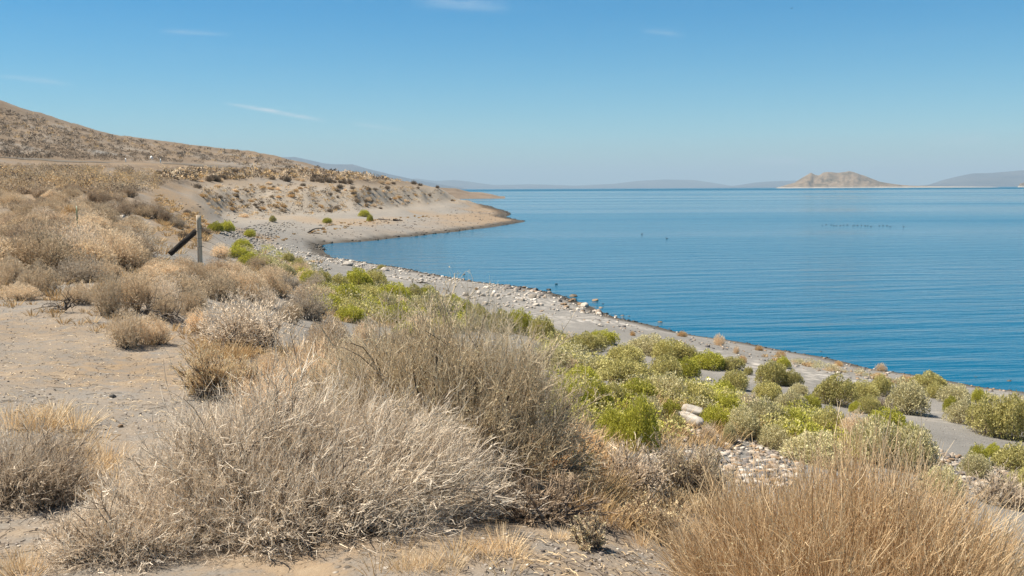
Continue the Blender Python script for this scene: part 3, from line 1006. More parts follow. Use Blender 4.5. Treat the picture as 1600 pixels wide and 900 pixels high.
def plant(name, loc, parts, label, cat, group=None, rz=0.0, sc=None):
    """an Empty at the plant's foot with its parts as children; parts: (name, mesh, stuff?)"""
    e = link(name, None, loc=loc, rz=rz, sc=sc)
    tag(e, label, cat, group)
    for pn, me, st in parts:
        o = link(pn, me, e)
        if st:
            o['kind'] = 'stuff'
    return e


def spot(px, py, Y=None):
    p = pt(px, py, Y=Y) if Y else hit(px, py)
    return np.array([p[0], p[1], float(ground(p[0], p[1])) - 0.01])


def ring_clumps(rng, n, rx, ry, h, base=0.3):
    """several overlapping cushions that make up a shrub's uneven outline"""
    out = [(0, 0, h * 0.15, rx * 0.72, ry * 0.72, h * 0.85)]
    for i in range(n):
        a = 2 * PI * (i + rng.uniform(-.3, .3)) / n
        q = rng.uniform(0.42, 0.62)
        out.append((rx * q * math.cos(a), ry * q * math.sin(a), h * rng.uniform(0.05, 0.2), rx * rng.uniform(.36, .52), ry * rng.uniform(.36, .52), h * rng.uniform(0.5, 0.8)))
    return out


def dry_shrub(loc, clumps, ntw, label, mt='twig_pale', r=0.0013, lean=(0, 0, 0), forks=2, nst=40, k=4, name='dry_shrub', cat='shrub', leaf=0, st_r=0.006, inner=0.4, up=0.12, leaf_mat='sage_leaf', leafL=0.014, seed=1, extra_parts=(), start=(0.3, 0.75), low=-0.05, shell=0):
    rng = np.random.default_rng(seed)
    s1, s2 = Soup(), Soup()
    n0 = max(12, int(ntw / 55))
    paths = branchy(s1, s2, clumps, rng, n0, (8, 7, forks), (st_r, r * 1.7, r * 1.15, r * 0.85), lean=lean, up=up, low=low, thin=seed != 11)
    P = paths[-1]
    if shell:
        twig_soup(s2, clumps, shell, rng, r=r * 0.62, k=3, start=(0.76, 0.93), lean=lean, jit=0.14, forks=3, fork_len=0.13, inner=0.45, up=0.1, ribbon=True)
    parts = [('stems', s1.mesh('stems', M['bark']), True), ('twigs', s2.mesh('twigs', M[mt]), True)]
    if leaf:
        s3 = Soup()
        p, d = on_paths(P, leaf, rng, 0.35, 1.0)
        V, Q, i = leaves(p + rng.normal(size=p.shape) * 0.004, d * 0.9 + rng.normal(size=p.shape) * 0.6, leafL * rng.uniform(.6, 1.4, leaf), leafL * 0.42, rng)
        s3.add(V, Q, tint=rng.random(leaf)[i])
        parts.append(('foliage', s3.mesh('foliage', M[leaf_mat]), True))
    return plant(name, loc, parts + list(extra_parts), label, cat)


# the big bleached shrub in front
p0 = spot(430, 880, Y=4.75)
dry_shrub(p0, [(-0.28, 0.08, 0.16, 0.58, 0.5, 0.54), (-0.55, -0.12, 0.08, 0.36, 0.36, 0.40), (0.10, 0.28, 0.16, 0.58, 0.45, 0.50), (0.46, 0.16, 0.10, 0.58, 0.5, 0.46), (0.30, -0.28, 0.05, 0.54, 0.42, 0.38), (0.78, 0.15, 0.05, 0.36, 0.38, 0.34), (-0.12, -0.3, 0.05, 0.5, 0.35, 0.36), (0.05, 0.0, 0.05, 0.8, 0.5, 0.42)],
          15000, 'sprawling bleached grey-tan shrub of bare swept twigs, largest in the foreground', 'twig_silver', r=0.0014, lean=(0.22, 0.0, 0.03), nst=150, seed=11, up=0.06, st_r=0.007, shell=11000)
# the small one at its foot, left
dry_shrub(spot(185, 890, Y=4.35), [(0, 0, 0.05, 0.33, 0.3, 0.26), (0.17, 0.05, 0.04, 0.28, 0.26, 0.24), (-0.2, 0, 0.03, 0.2, 0.22, 0.2)], 3800,
          'low swept tan shrub at the near left foot of the big bleached one', 'twig_silver', r=0.0014, lean=(0.12, 0, 0), nst=40, seed=12, shell=3000)
dry_shrub(spot(30, 782), [(0, 0, 0.06, 0.40, 0.34, 0.36), (-0.25, 0.05, 0.05, 0.34, 0.3, 0.34), (0.2, 0, 0.04, 0.26, 0.28, 0.26)], 5200,
          'grey dry shrub with a dark hollow side, left of the big bleached shrub', 'twig_grey', r=0.0016, lean=(0.14, 0, 0), nst=50, seed=13, shell=3000)
# the tall sagebrush behind
p4 = spot(690, 785, Y=5.9)
sage_cl = [(-0.25, 0.15, 0.38, 0.54, 0.5, 0.66), (0.22, 0.2, 0.38, 0.54, 0.5, 0.70), (0.55, 0.1, 0.22, 0.38, 0.42, 0.58), (-0.62, 0.2, 0.25, 0.36, 0.4, 0.52), (0.1, -0.2, 0.15, 0.55, 0.4, 0.55), (0.55, -0.1, 0.02, 0.4, 0.4, 0.45)]
rng = np.random.default_rng(21)
sg = Soup()
trunk_dirs = [(-0.75, 0.0, 0.62), (-0.45, 0.15, 0.8), (-0.1, -0.05, 0.85), (0.2, 0.1, 0.9), (0.5, 0.05, 0.75), (0.75, -0.1, 0.5), (-0.3, -0.3, 0.5), (0.35, -0.3, 0.55)]
for q, dv in enumerate(trunk_dirs):
    for w in range(3):
        t = np.linspace(0, 1, 8)[:, None]
        path = np.array(dv) * t * (0.56 - 0.08 * w) + np.array([0, 0, 0.12]) * t * t + rng.normal(size=(8, 3)) * 0.025 + rng.normal(size=3) * 0.2 * t
        path[0] = (rng.normal() * 0.05, rng.normal() * 0.05, -0.05)
        V, Q, i = tubes(path[None], (np.linspace(0.026, 0.006, 8) * (1.0 - 0.25 * w))[None], rng, 7)
        sg.add(V, Q, tint=rng.random() * np.ones(len(V)))
sgm = sg.mesh('branches', M['deadwood'])
dry_shrub(p4, sage_cl, 8500, 'tall brown sagebrush with gnarled dark branches and leafy tips', 'twig_sage', r=0.0019, forks=2, nst=110, k=4, name='sagebrush', cat='shrub', leaf=32000, leafL=0.017, seed=22,
          extra_parts=[('branches', sgm, True)], up=0.3, inner=0.5, st_r=0.005, shell=6500)
dry_shrub(spot(500, 655, Y=6.9), [(0, 0, 0.2, 0.5, 0.4, 0.42), (-0.3, 0.1, 0.12, 0.36, 0.34, 0.36), (0.25, 0.1, 0.2, 0.3, 0.3, 0.42)], 5200,
          'pale tan feathery shrub between the big bleached shrub and the sagebrush', 'twig_pale', r=0.0017, nst=50, seed=23, leaf=5000, leafL=0.018, up=0.35, shell=2600)
dry_shrub(spot(345, 640, Y=7.9), [(0, 0, 0.1, 0.32, 0.3, 0.36), (-0.15, 0, 0.08, 0.22, 0.25, 0.32), (0.17, 0, 0.08, 0.2, 0.25, 0.36)], 3600,
          'upright tan shrub with faint green tips at the edge of the sand pad', 'straw', r=0.0018, nst=40, seed=24, leaf=4000, leafL=0.02, up=0.45)
# the tall stalks on the right
rng = np.random.default_rng(31)
s1, s2, s3 = Soup(), Soup(), Soup()
lumpf = lambda x, y: 0.92 + 0.14 * np.sin(x * 7 + 1) * np.cos(y * 6) + 0.10 * np.sin(x * 17 + y * 5)
P, tint = upright_soup(s1, 4600, rng, 0.60, 0.45, 0.90, r=0.0016, fan=0.26, k=5, hvar=0.62, lump=lumpf)
for _ in range(3):
    o, d = on_paths(P, 5200, rng, 0.30, 0.98)
    e = o + nrm(d + rng.normal(size=d.shape) * 0.33) * rng.uniform(0.06, 0.24, (len(o), 1))
    V, Q, i = ribbons(np.stack([o, (o + e) / 2 + rng.normal(size=o.shape) * 0.008, e], 1), np.full((len(o), 3), 0.0024) * np.array([1.2, 1, .6]), rng)
    s1.add(V, Q, tint=rng.random(len(o))[i])
o, d = on_paths(P, 15000, rng, 0.25, 0.9)
V, Q, i = leaves(o, d + rng.normal(size=d.shape) * 0.7, rng.uniform(.010, .022, len(o)), 0.008, rng)
s2.add(V, Q, tint=rng.random(len(o))[i])
stem_soup(s3, [(0, 0, 0.1, 0.5, 0.45, 0.6)], 60, rng, r=0.006)
plant('stalky_shrub', spot(1315, 1010, Y=4.4), [('stalks', s1.mesh('stalks', M['golden']), True), ('foliage', s2.mesh('foliage', M['sage_leaf']), True), ('stems', s3.mesh('stems', M['bark']), True)],
      'tall shrub of upright golden stalks with pale seed heads, nearest the beach bushes', 'shrub')
# its smaller neighbours
dry_shrub(spot(1075, 782), [(0, 0, 0.1, 0.30, 0.3, 0.40), (-0.12, 0, 0.1, 0.2, 0.2, 0.38), (0.15, 0, 0.08, 0.2, 0.2, 0.34)], 3000,
          'grey-green upright sagebrush beside the cobble bank', 'twig_grey', r=0.0018, nst=40, seed=41, leaf=7000, leafL=0.017, up=0.5, start=(0.1, 0.5))
dry_shrub(spot(975, 772), [(0, 0, 0.06, 0.20, 0.22, 0.32), (0.1, 0.05, 0.05, 0.2, 0.2, 0.30)], 2200,
          'dark-hearted grey shrub left of the upright sagebrush by the cobble bank', 'twig_grey', r=0.0017, lean=(0.08, 0, 0), nst=30, seed=42)
dry_shrub(spot(1015, 836), [(0, 0, 0.05, 0.2, 0.18, 0.24), (0.1, 0, 0.04, 0.14, 0.14, 0.2)], 1500,
          'small brown sage in front of the upright grey-green sagebrush', 'twig_brown', r=0.0016, nst=24, seed=43, leaf=3600, leafL=0.015, up=0.5, start=(0.1, 0.5))
dry_shrub(spot(925, 858), [(0, 0, 0.02, 0.12, 0.12, 0.15), (-0.06, 0, 0.02, 0.1, 0.1, 0.16)], 500,
          'little scraggy sage at the end of the near sand patch', 'twig_grey', r=0.0015, nst=12, seed=44, leaf=1500, leafL=0.014, up=0.3)
dry_shrub(spot(1060, 800), [(0, 0, 0.02, 0.16, 0.12, 0.2)], 900, 'low straw-coloured sprout between the two sages by the cobble bank', 'straw', r=0.0015, nst=10, seed=45, up=0.5, start=(0.05, .4))
dry_shrub(spot(1120, 812), [(0, 0, 0.02, 0.24, 0.15, 0.22), (0.12, 0, 0.02, 0.2, 0.15, 0.22)], 1500, 'wispy olive-tan sage at the foot of the tall golden stalks', 'straw', r=0.0016, nst=14, seed=46, up=0.5, start=(0.05, .4), leaf=1800, leafL=0.015)
dry_shrub(spot(1560, 790), [(0, 0, 0.05, 0.42, 0.4, 0.34), (0.25, 0, 0.04, 0.3, 0.3, 0.3)], 3400, 'matted grey-brown shrub right of the tall golden stalks', 'twig_grey', r=0.0018, nst=30, seed=47, up=0.1)
dry_shrub(spot(885, 745), [(0, 0, 0.08, 0.34, 0.3, 0.40), (-0.3, -0.1, 0.05, 0.3, 0.3, 0.36), (0.2, 0.1, 0.05, 0.25, 0.25, 0.34)], 3600,
          'rusty brown twiggy shrub between the sagebrush and the green bushes', 'golden', r=0.0018, nst=40, seed=48, up=0.25)
dry_shrub(spot(825, 812), [(0, 0, 0.02, 0.28, 0.24, 0.22), (0.2, 0.1, 0.02, 0.22, 0.22, 0.2)], 2000, 'tangled dark brush under the right side of the sagebrush', 'twig_brown', r=0.0017, nst=40, seed=49, up=0.0)

# straw clumps at the front
TUFT = []
for i in range(5):
    rng = np.random.default_rng(60 + i)
    s = Soup()
    upright_soup(s, 130, rng, 0.09, 0.09, 0.15, r=0.0013, fan=0.7, k=4, ribbon=True)
    TUFT.append(s.mesh('tuft', M['golden'] if i % 2 else M['straw']))
GT = 'straw tufts at the front of the scene'
for j, (x, y, s, rz) in enumerate([(130, 745, 1.2, 0), (165, 725, 1.1, 1), (110, 715, 1.2, 2), (150, 780, .8, 3), (60, 672, 1.3, 4), (120, 668, 1.2, 5), (20, 668, 1.3, .5), (85, 650, 1.0, 1.5), (665, 888, .7, 2.5), (640, 894, .6, 3.5), (700, 886, .55, .7), (785, 862, .9, 3.7), (800, 872, .6, 4.7), (40, 897, .9, .3), (10, 893, .8, 1.3), (960, 800, .6, 2.3), (1000, 852, .6, 3.3), (1150, 850, .8, 4.3), (1090, 845, .7, 5.3), (870, 842, .5, .9), (905, 815, .6, 1.9)]):
    o = link('straw_tuft', TUFT[j % 5], loc=spot(x, y), rz=rz, sc=s)
    ROWS.append(('fr', 'dry straw tuft', o, x, GT, 'grass'))

# ------------------------------------------------------------------ plants: kinds that repeat
LIB = {}


def lib_dry(key, n, mt, ntw, r, rx=0.6, h=0.55, forks=2, k=3, leaf=0, up=0.15, leafL=0.03):
    LIB[key] = []
    for i in range(n):
        rng = np.random.default_rng(abs(hash(key)) % 1000 * 0 + len(key) * 37 + i * 13 + sum(map(ord, key)))
        cl = ring_clumps(rng, 4, rx, rx * 0.9, h)
        s1, s2 = Soup(), Soup()
        branchy(s1, s2, cl, rng, int(ntw / 26), (8, 8, 0), (0.008, r * 1.3, r), up=up, k=3, ratio=(0.55, 0.6, 0.5), reach=0.62, low=0.05)
        if leaf:
            leaf_soup(s2, cl, leaf, rng, L=leafL, W=leafL * .2, inner=0.3, upright=0.25, spread=0.5)
        parts = [('stems', s1.mesh('stems', M['bark']), True), ('twigs', s2.mesh('twigs', M[mt]), True)]
        LIB[key].append(parts)


lib_dry('dry_tan', 3, 'twig_tan', 1000, 0.0030, leaf=5500, leafL=0.040)
lib_dry('dry_grey', 2, 'twig_grey', 1200, 0.0030, leaf=4000, leafL=0.038)
lib_dry('dry_brown', 2, 'twig_brown', 1000, 0.0032, leaf=4500, leafL=0.038)
lib_dry('dry_straw', 2, 'twig_pale', 1000, 0.0028, up=0.3, leaf=5500, leafL=0.044)


def lib_green(key, n, mt, nl, L, W, rx=0.6, h=0.62, upright=0.35):
    LIB[key] = []
    for i in range(n):
        rng = np.random.default_rng(500 + i * 7 + sum(map(ord, key)))
        cl = ring_clumps(rng, 5, rx, rx * 0.95, h)
        s1, s2 = Soup(), Soup()
        stem_soup(s1, cl, 26, rng, r=0.007, k=4, sides=3, reach=0.95)
        twig_soup(s1, cl, 260, rng, r=0.003, forks=1, k=3, inner=0.3)
        leaf_soup(s2, cl, nl, rng, L=L, W=W, inner=0.26, upright=upright, spread=0.6)
        LIB[key].append([('stems', s1.mesh('stems', M['twig_brown']), True), ('foliage', s2.mesh('foliage', M[mt]), True)])


lib_green('green_bright', 4, 'green_bright', 7500, 0.050, 0.019)
lib_green('green_olive', 4, 'green_olive', 7500, 0.050, 0.019)
lib_green('green_grey', 3, 'green_grey', 7500, 0.055, 0.016)


def put(kind, name, px, base, wpx, hpx, rz=None, squash=0.9, cat='shrub'):
    """a copy of one of the kind's plants, sized by the extent it has in the photograph at its own distance"""
    loc = spot(px, base)
    if loc is None:
        return None
    Y = loc[1]
    w = wpx / F * Y
    h = hpx / F * Y
    v = LIB[kind][RNG.integers(len(LIB[kind]))]
    e = link(name, None, loc=loc, rz=RNG.uniform(0, 2 * PI) if rz is None else rz, sc=(w / 1.25, w / 1.25 * squash, h / 0.68))
    e['category'] = cat
    for pn, me, st in v:
        o = link(pn, me, e)
        if st:
            o['kind'] = 'stuff'
    return e


# green bushes along the beach: (kind, left, top, right, bottom) in the photograph, by reach of shore
B, O, G, D, T = 'green_bright', 'green_olive', 'green_grey', 'dry_grey', 'dry_straw'
BUSHES = {
    'where the bank meets the stony shore': [
        (B, 470, 424, 496, 446), (O, 490, 424, 515, 450), (O, 515, 430, 542, 452), (B, 540, 422, 580, 452), (O, 565, 424, 605, 452), (B, 522, 446, 562, 476), (O, 555, 446, 592, 472), (B, 595, 444, 640, 474), (O, 632, 446, 662, 472), (B, 655, 448, 684, 472),
        (T, 615, 462, 640, 486), (G, 586, 460, 618, 488), (G, 638, 460, 708, 500), (B, 690, 462, 720, 484), (B, 710, 470, 742, 495), (O, 732, 478, 765, 508), (G, 722, 492, 756, 518), (B, 530, 480, 570, 504), (B, 596, 480, 640, 506), (B, 640, 482, 672, 506), (T, 632, 490, 676, 518), (B, 616, 504, 652, 524), (B, 505, 462, 532, 484), (O, 660, 500, 700, 520), (G, 690, 496, 724, 520), (B, 560, 470, 596, 492)],
    'in the row behind the sagebrush top': [
        (O, 768, 480, 800, 522), (B, 790, 480, 828, 522), (O, 828, 490, 864, 534), (O, 848, 512, 880, 536), (O, 862, 520, 900, 548), (O, 895, 516, 940, 552), (B, 922, 514, 960, 536), (O, 950, 536, 1006, 571), (G, 986, 520, 1042, 554), (O, 1026, 526, 1070, 562), (O, 1060, 536, 1086, 566), (B, 1083, 546, 1128, 576), (O, 1125, 556, 1159, 578)],
    'scattered singly on the grey sand above the water': [
        (O, 1180, 566, 1232, 600), (B, 1212, 558, 1236, 575), (O, 1222, 580, 1252, 604), (O, 1126, 580, 1172, 609), (B, 1112, 596, 1152, 624), (O, 1177, 598, 1224, 624), (G, 1230, 600, 1264, 620), (G, 1213, 612, 1260, 642), (B, 1250, 618, 1282, 640), (O, 1162, 574, 1176, 586), (O, 1273, 588, 1335, 632), (O, 1325, 596, 1372, 626), (O, 1360, 588, 1394, 618), (G, 1384, 598, 1450, 646), (D, 1364, 614, 1394, 640), (O, 1342, 618, 1374, 646), (B, 1325, 628, 1348, 645), (O, 1426, 582, 1478, 610), (O, 1446, 600, 1476, 622), (G, 1466, 602, 1518, 630), (B, 1516, 608, 1542, 630), (B, 1474, 620, 1496, 645), (G, 1480, 626, 1528, 662), (O, 1515, 622, 1574, 680), (O, 1555, 620, 1612, 686), (O, 1600, 620, 1660, 690)],
    'in the thicket left of the grey sand': [
        (G, 850, 548, 890, 580), (B, 882, 574, 936, 606), (B, 866, 596, 916, 654), (B, 905, 598, 955, 652), (O, 936, 564, 1012, 598), (B, 966, 594, 1018, 632), (O, 1016, 558, 1062, 592), (B, 1050, 562, 1092, 592), (G, 1008, 588, 1066, 630), (O, 1048, 598, 1112, 636), (T, 862, 554, 905, 582), (T, 1150, 612, 1190, 646), (B, 1112, 618, 1152, 648), (B, 974, 626, 1028, 704), (G, 982, 622, 1034, 656), (B, 1032, 626, 1062, 655), (O, 1040, 648, 1072, 676), (B, 1088, 636, 1150, 668), (D, 1086, 656, 1128, 690), (G, 1124, 662, 1154, 692), (G, 1140, 640, 1186, 682), (G, 1166, 626, 1220, 670), (B, 1210, 642, 1262, 676), (G, 1184, 668, 1226, 700), (B, 944, 664, 972, 696), (B, 888, 694, 932, 748), (O, 940, 600, 975, 640), (B, 930, 640, 978, 690)],
    'on the bank behind the tall golden stalks': [
        (O, 1270, 638, 1322, 690), (B, 1225, 662, 1290, 694), (G, 1230, 676, 1316, 722), (T, 1312, 636, 1360, 700), (G, 1330, 656, 1402, 724), (G, 1394, 670, 1462, 735), (B, 1358, 640, 1410, 676), (B, 1404, 662, 1434, 690), (B, 1515, 696, 1542, 722), (B, 1540, 694, 1562, 714), (O, 1558, 696, 1625, 738), (G, 1440, 730, 1500, 775), (G, 1500, 710, 1545, 745), (O, 1575, 735, 1630, 775)],
    'around the bay head beyond the wooden post': [
        (B, 326, 348, 350, 363), (B, 344, 347, 368, 362), (B, 380, 359, 399, 371), (B, 362, 375, 394, 390), (B, 352, 386, 388, 404), (B, 374, 396, 408, 416), (O, 400, 404, 428, 422), (B, 560, 329, 579, 339), (B, 573, 336, 583, 346), (B, 504, 341, 518, 349), (O, 420, 338, 432, 347), (O, 442, 396, 460, 410), (O, 455, 406, 480, 424), (G, 430, 414, 462, 434), (O, 590, 414, 603, 421)],
}
WORD = {B: 'bright green bush', O: 'olive green bush', G: 'grey-green bush', D: 'bare grey bush', T: 'straw-coloured dead bush'}
for zone, rows in BUSHES.items():
    for (k, x0, y0, x1, y1) in rows:
        o = put(k, 'green_bush' if k in (B, O, G) else 'dry_bush', (x0 + x1) / 2, y1, (x1 - x0) * (1.0 if 1030 < x0 < 1130 and y1 > 660 else 1.55 if 'row' in zone else 1.48 if 'thicket' in zone or 'bank' in zone else 1.25), (y1 - y0) * (0.98 if 'row' in zone else 1.15), cat='bush')
        if o:
            ROWS.append((zone, WORD[k], o, (x0 + x1) / 2, 'bushes ' + zone, 'bush'))

# dry shrubs on the left and in the middle distance
A_, K_ = 'dry_tan', 'dry_brown'
DRY = {
    'around the far side of the sand pad': [
        (D, 300, 452, 482, 546, 0), (T, 165, 482, 232, 542, 0), (T, 215, 490, 265, 538, 0), (T, 142, 425, 200, 494, 0), (A_, 180, 420, 245, 488, 0), (D, 446, 444, 522, 500, 0), (A_, 400, 415, 450, 458, 0), (A_, 358, 420, 420, 466, 0), (A_, 275, 445, 330, 496, 0), (D, 225, 430, 290, 480, 0), (K_, 318, 398, 362, 440, 0), (A_, 290, 410, 330, 445, 0), (D, 82, 398, 172, 442, 0), (T, 30, 410, 90, 462, 0), (T, -10, 400, 45, 452, 0), (T, 0, 440, 60, 470, 0), (A_, 480, 492, 550, 550, 0), (A_, 545, 498, 600, 545, 0), (A_, 232, 455, 285, 500, 0), (T, 290, 480, 330, 520, 0), (A_, 430, 470, 475, 505, 0), (D, 395, 448, 440, 480, 0), (A_, 140, 405, 190, 440, 0), (T, 100, 440, 150, 475, 0), (A_, 372, 440, 410, 470, 0), (A_, 470, 520, 540, 575, 0), (T, 520, 530, 590, 575, 0), (A_, 330, 440, 372, 470, 0), (D, 420, 425, 470, 452, 0), (A_, 450, 408, 490, 432, 0), (A_, 385, 398, 420, 425, 0), (T, 400, 545, 450, 600, 0), (T, 440, 555, 520, 620, 0), (A_, 590, 512, 640, 545, 0)],
    'on the brushy slope left of the wooden post': [
        (T, 0, 375, 50, 412, 0), (K_, 5, 362, 45, 395, 0), (A_, 60, 355, 105, 385, 0), (A_, 30, 335, 80, 365, 0), (D, 165, 355, 250, 396, 0), (A_, 125, 375, 190, 410, 0), (K_, 145, 350, 165, 375, 0), (T, 96, 316, 134, 352, 0), (D, 55, 368, 110, 400, 0), (A_, 190, 385, 240, 418, 0), (K_, 30, 312, 65, 336, 0), (A_, 0, 300, 40, 325, 0), (K_, 48, 290, 80, 310, 0), (A_, 80, 300, 110, 322, 0), (K_, 85, 288, 130, 308, 0), (K_, 105, 285, 128, 306, 0), (K_, 135, 290, 155, 320, 0), (K_, 150, 296, 175, 322, 0), (A_, 60, 325, 100, 345, 0), (K_, 172, 300, 200, 325, 0), (K_, 200, 310, 230, 335, 0), (K_, 228, 312, 258, 342, 0), (K_, 245, 325, 272, 350, 0), (D, 262, 336, 290, 356, 0), (K_, 190, 290, 215, 308, 0), (A_, 0, 330, 30, 350, 0), (A_, 140, 325, 185, 350, 0), (A_, 190, 335, 225, 358, 0), (A_, 90, 385, 140, 412, 0), (T, 225, 410, 285, 436, 0), (A_, 265, 398, 310, 430, 0), (A_, 10, 350, 60, 375, 0), (T, 330, 380, 362, 404, 0), (A_, 345, 405, 385, 432, 0)],
}
W2 = {A_: 'tan dry shrub', K_: 'dark brown dry shrub', D: 'grey dead shrub', T: 'straw-coloured dry shrub'}
for zone, rows in DRY.items():
    for (k, x0, y0, x1, y1, _) in rows:
        o = put(k, 'dry_shrub', (x0 + x1) / 2, y1, (x1 - x0) * 1.3, (y1 - y0) * 1.2)
        if o:
            ROWS.append((zone, W2[k], o, (x0 + x1) / 2, 'shrubs ' + zone, 'shrub'))

# smaller, lighter plants for the slopes farther off
FAR = {}
for key, mt, n, h in (('tan', 'twig_pale', 4, 0.45), ('brown', 'hill_brush', 4, 0.5), ('straw', 'orange_straw', 3, 0.35), ('grey', 'twig_grey', 3, 0.45)):
    FAR[key] = []
    for i in range(n):
        rng = np.random.default_rng(900 + i + sum(map(ord, key)))
        s = Soup()
        cl = ring_clumps(rng, 3, 0.55, 0.5, h)
        twig_soup(s, cl, 420, rng, r=0.006, forks=1, k=3, inner=0.4, ribbon=True, start=(0.15, 0.6))
        leaf_soup(s, cl, 900, rng, L=0.055, W=0.022, inner=0.35)
        FAR[key].append(s.mesh('shrub', M[mt]))


def sample_zone(poly, n, rng, tries=60):
    poly = np.array(poly, float)
    lo, hi = poly.min(0), poly.max(0)
    out = []
    for _ in range(n * tries):
        if len(out) >= n:
            break
        p = rng.uniform(lo, hi)
        if in_poly(np.array([p[0]]), np.array([p[1]]), poly)[0]:
            w = hit(p[0], p[1])
            if w is not None and shore_at(w[0], w[1]) > 3:
                out.append((p[0], w))
    return out


ZF = [('mid', [(330, 420), (480, 420), (520, 480), (420, 470), (300, 470), (220, 470), (150, 440), (300, 425)], 26, 'between the wooden post and the sand pad', dict(tan=.6, straw=.2, grey=.2), (0.55, 0.95)),
      ('slope', [(-30, 302), (200, 300), (232, 335), (215, 365), (205, 425), (0, 440), (-30, 440)], 110, 'in the crowded brush left of the post', dict(tan=.36, brown=.32, straw=.14, grey=.18), (0.7, 1.5)),
      ('gully', [(240, 300), (290, 330), (345, 362), (300, 385), (255, 350)], 22, 'in the orange gully behind the post', dict(straw=.6, brown=.3, tan=.1), (0.35, 0.8)),
      ('bluff', [(300, 290), (430, 288), (680, 294), (712, 314), (560, 332), (400, 341), (345, 345)], 90, 'on the steep face of the bluff', dict(brown=.45, tan=.2, straw=.35), (0.5, 1.5)),
      ('edge', [(240, 272), (430, 270), (560, 280), (690, 291), (690, 295), (560, 288), (430, 284), (280, 285)], 60, 'along the flat top of the bluff', dict(brown=.8, tan=.2), (0.9, 2.0))]
for zn, poly, n, lab, mixd, (s0, s1) in ZF:
    rng = np.random.default_rng(3000 + sum(map(ord, zn)))
    keys, pr = list(mixd), np.array(list(mixd.values()))
    for px, w in sample_zone(poly, n, rng):
        key = keys[rng.choice(len(keys), p=pr)]
        s = rng.uniform(s0, s1)
        scl = (s, s * rng.uniform(.8, 1.1), s * rng.uniform(.75, 1.15))
        if zn in ('slope', 'mid'):
            o = link('dry_shrub', None, loc=(w[0], w[1], w[2] - 0.02), rz=rng.uniform(0, 6.28), sc=scl)
            kd = {'tan': 'dry_tan', 'brown': 'dry_brown', 'straw': 'dry_straw', 'grey': 'dry_grey'}[key]
            for pn, me, st in LIB[kd][rng.integers(len(LIB[kd]))]:
                link(pn, me, o)['kind'] = 'stuff'
        else:
            o = link('dry_shrub', FAR[key][rng.integers(len(FAR[key]))], loc=(w[0], w[1], w[2] - 0.02), rz=rng.uniform(0, 6.28), sc=scl)
        kw_ = {'tan': 'tan', 'brown': 'dark brown', 'straw': 'orange straw-coloured', 'grey': 'grey'}[key]
        sz = 'low ' if s < (s0 + s1) / 2 else 'bushy '
        ROWS.append((lab, sz + kw_ + ' shrub', o, px, sz + kw_ + ' shrubs ' + lab, 'shrub'))


# the rest of the brush that nobody could count
SLAB = hit(1080, 668)


def brush_stuff(name, zones, seed):
    rng = np.random.default_rng(seed)
    sps = {}
    for poly, n, mixd, (s0, s1), nl in zones:
        keys, pr = list(mixd), np.array(list(mixd.values()))
        for px, w in sample_zone(poly, n, rng, 20):
            if math.hypot(w[0] - SLAB[0], w[1] - SLAB[1]) < 0.9:
                continue
            key = keys[rng.choice(len(keys), p=pr)]
            s = rng.uniform(s0, s1) * rng.choice([0.7, 1, 1.3])
            sp = sps.setdefault(key, Soup())
            cl = [(0, 0, 0.12 * s, 0.5 * s, 0.48 * s, 0.42 * s), (rng.uniform(-.3, .3) * s, rng.uniform(-.3, .3) * s, 0.05 * s, 0.4 * s, 0.38 * s, 0.3 * s)]
            s0_ = Soup()
            leaf_soup(s0_, cl, nl, rng, L=(1.3 if nl > 150 or nl < 60 else 0.95) * s / nl ** 0.5, W=(0.6 if nl > 150 or nl < 60 else 0.42) * s / nl ** 0.5, inner=0.45, low=0.0, upright=0.3, spread=0.7)
            V = np.concatenate(s0_.V) + w
            sp.add(V, np.concatenate(s0_.Fq), tint=np.concatenate(s0_.T))
    for key, sp in sps.items():
        o = link(name, sp.mesh(name, M[key]))
        tag(o, kind='stuff')


brush_stuff('distant_brush', [
    ([(-30, 256), (180, 260), (280, 272), (240, 300), (200, 306), (-30, 306)], 700, dict(twig_tan=.4, hill_brush=.35, orange_straw=.25), (0.7, 1.6), 140),
    ([(-30, 215), (60, 225), (200, 238), (320, 256), (180, 252), (-30, 247)], 560, dict(hill_brush=.85, twig_brown=.15), (1.0, 2.4), 40),
    ([(-30, 165), (60, 182), (150, 210), (400, 242), (500, 264), (400, 262), (300, 250), (200, 240), (60, 225), (-30, 205)], 1200, dict(hill_brush=.75, orange_straw=.12, twig_brown=.13), (1.0, 2.6), 28),
    ([(250, 262), (430, 262), (560, 274), (640, 286), (560, 284), (430, 280), (260, 284)], 600, dict(hill_brush=.5, orange_straw=.25, twig_pale=.25), (0.7, 1.5), 34),
    ([(300, 290), (430, 288), (680, 294), (712, 314), (560, 332), (400, 341), (345, 345)], 520, dict(hill_brush=.5, orange_straw=.5), (0.35, 0.8), 34)], 71)
brush_stuff('slope_brush', [
    ([(-30, 300), (200, 300), (225, 340), (205, 372), (205, 425), (0, 440), (-30, 440)], 90, dict(twig_pale=.6, straw=.4), (0.4, 0.8), 420),
    ([(345, 400), (480, 410), (470, 450), (330, 440)], 40, dict(twig_pale=.6, straw=.4), (0.3, 0.5), 420)], 73)
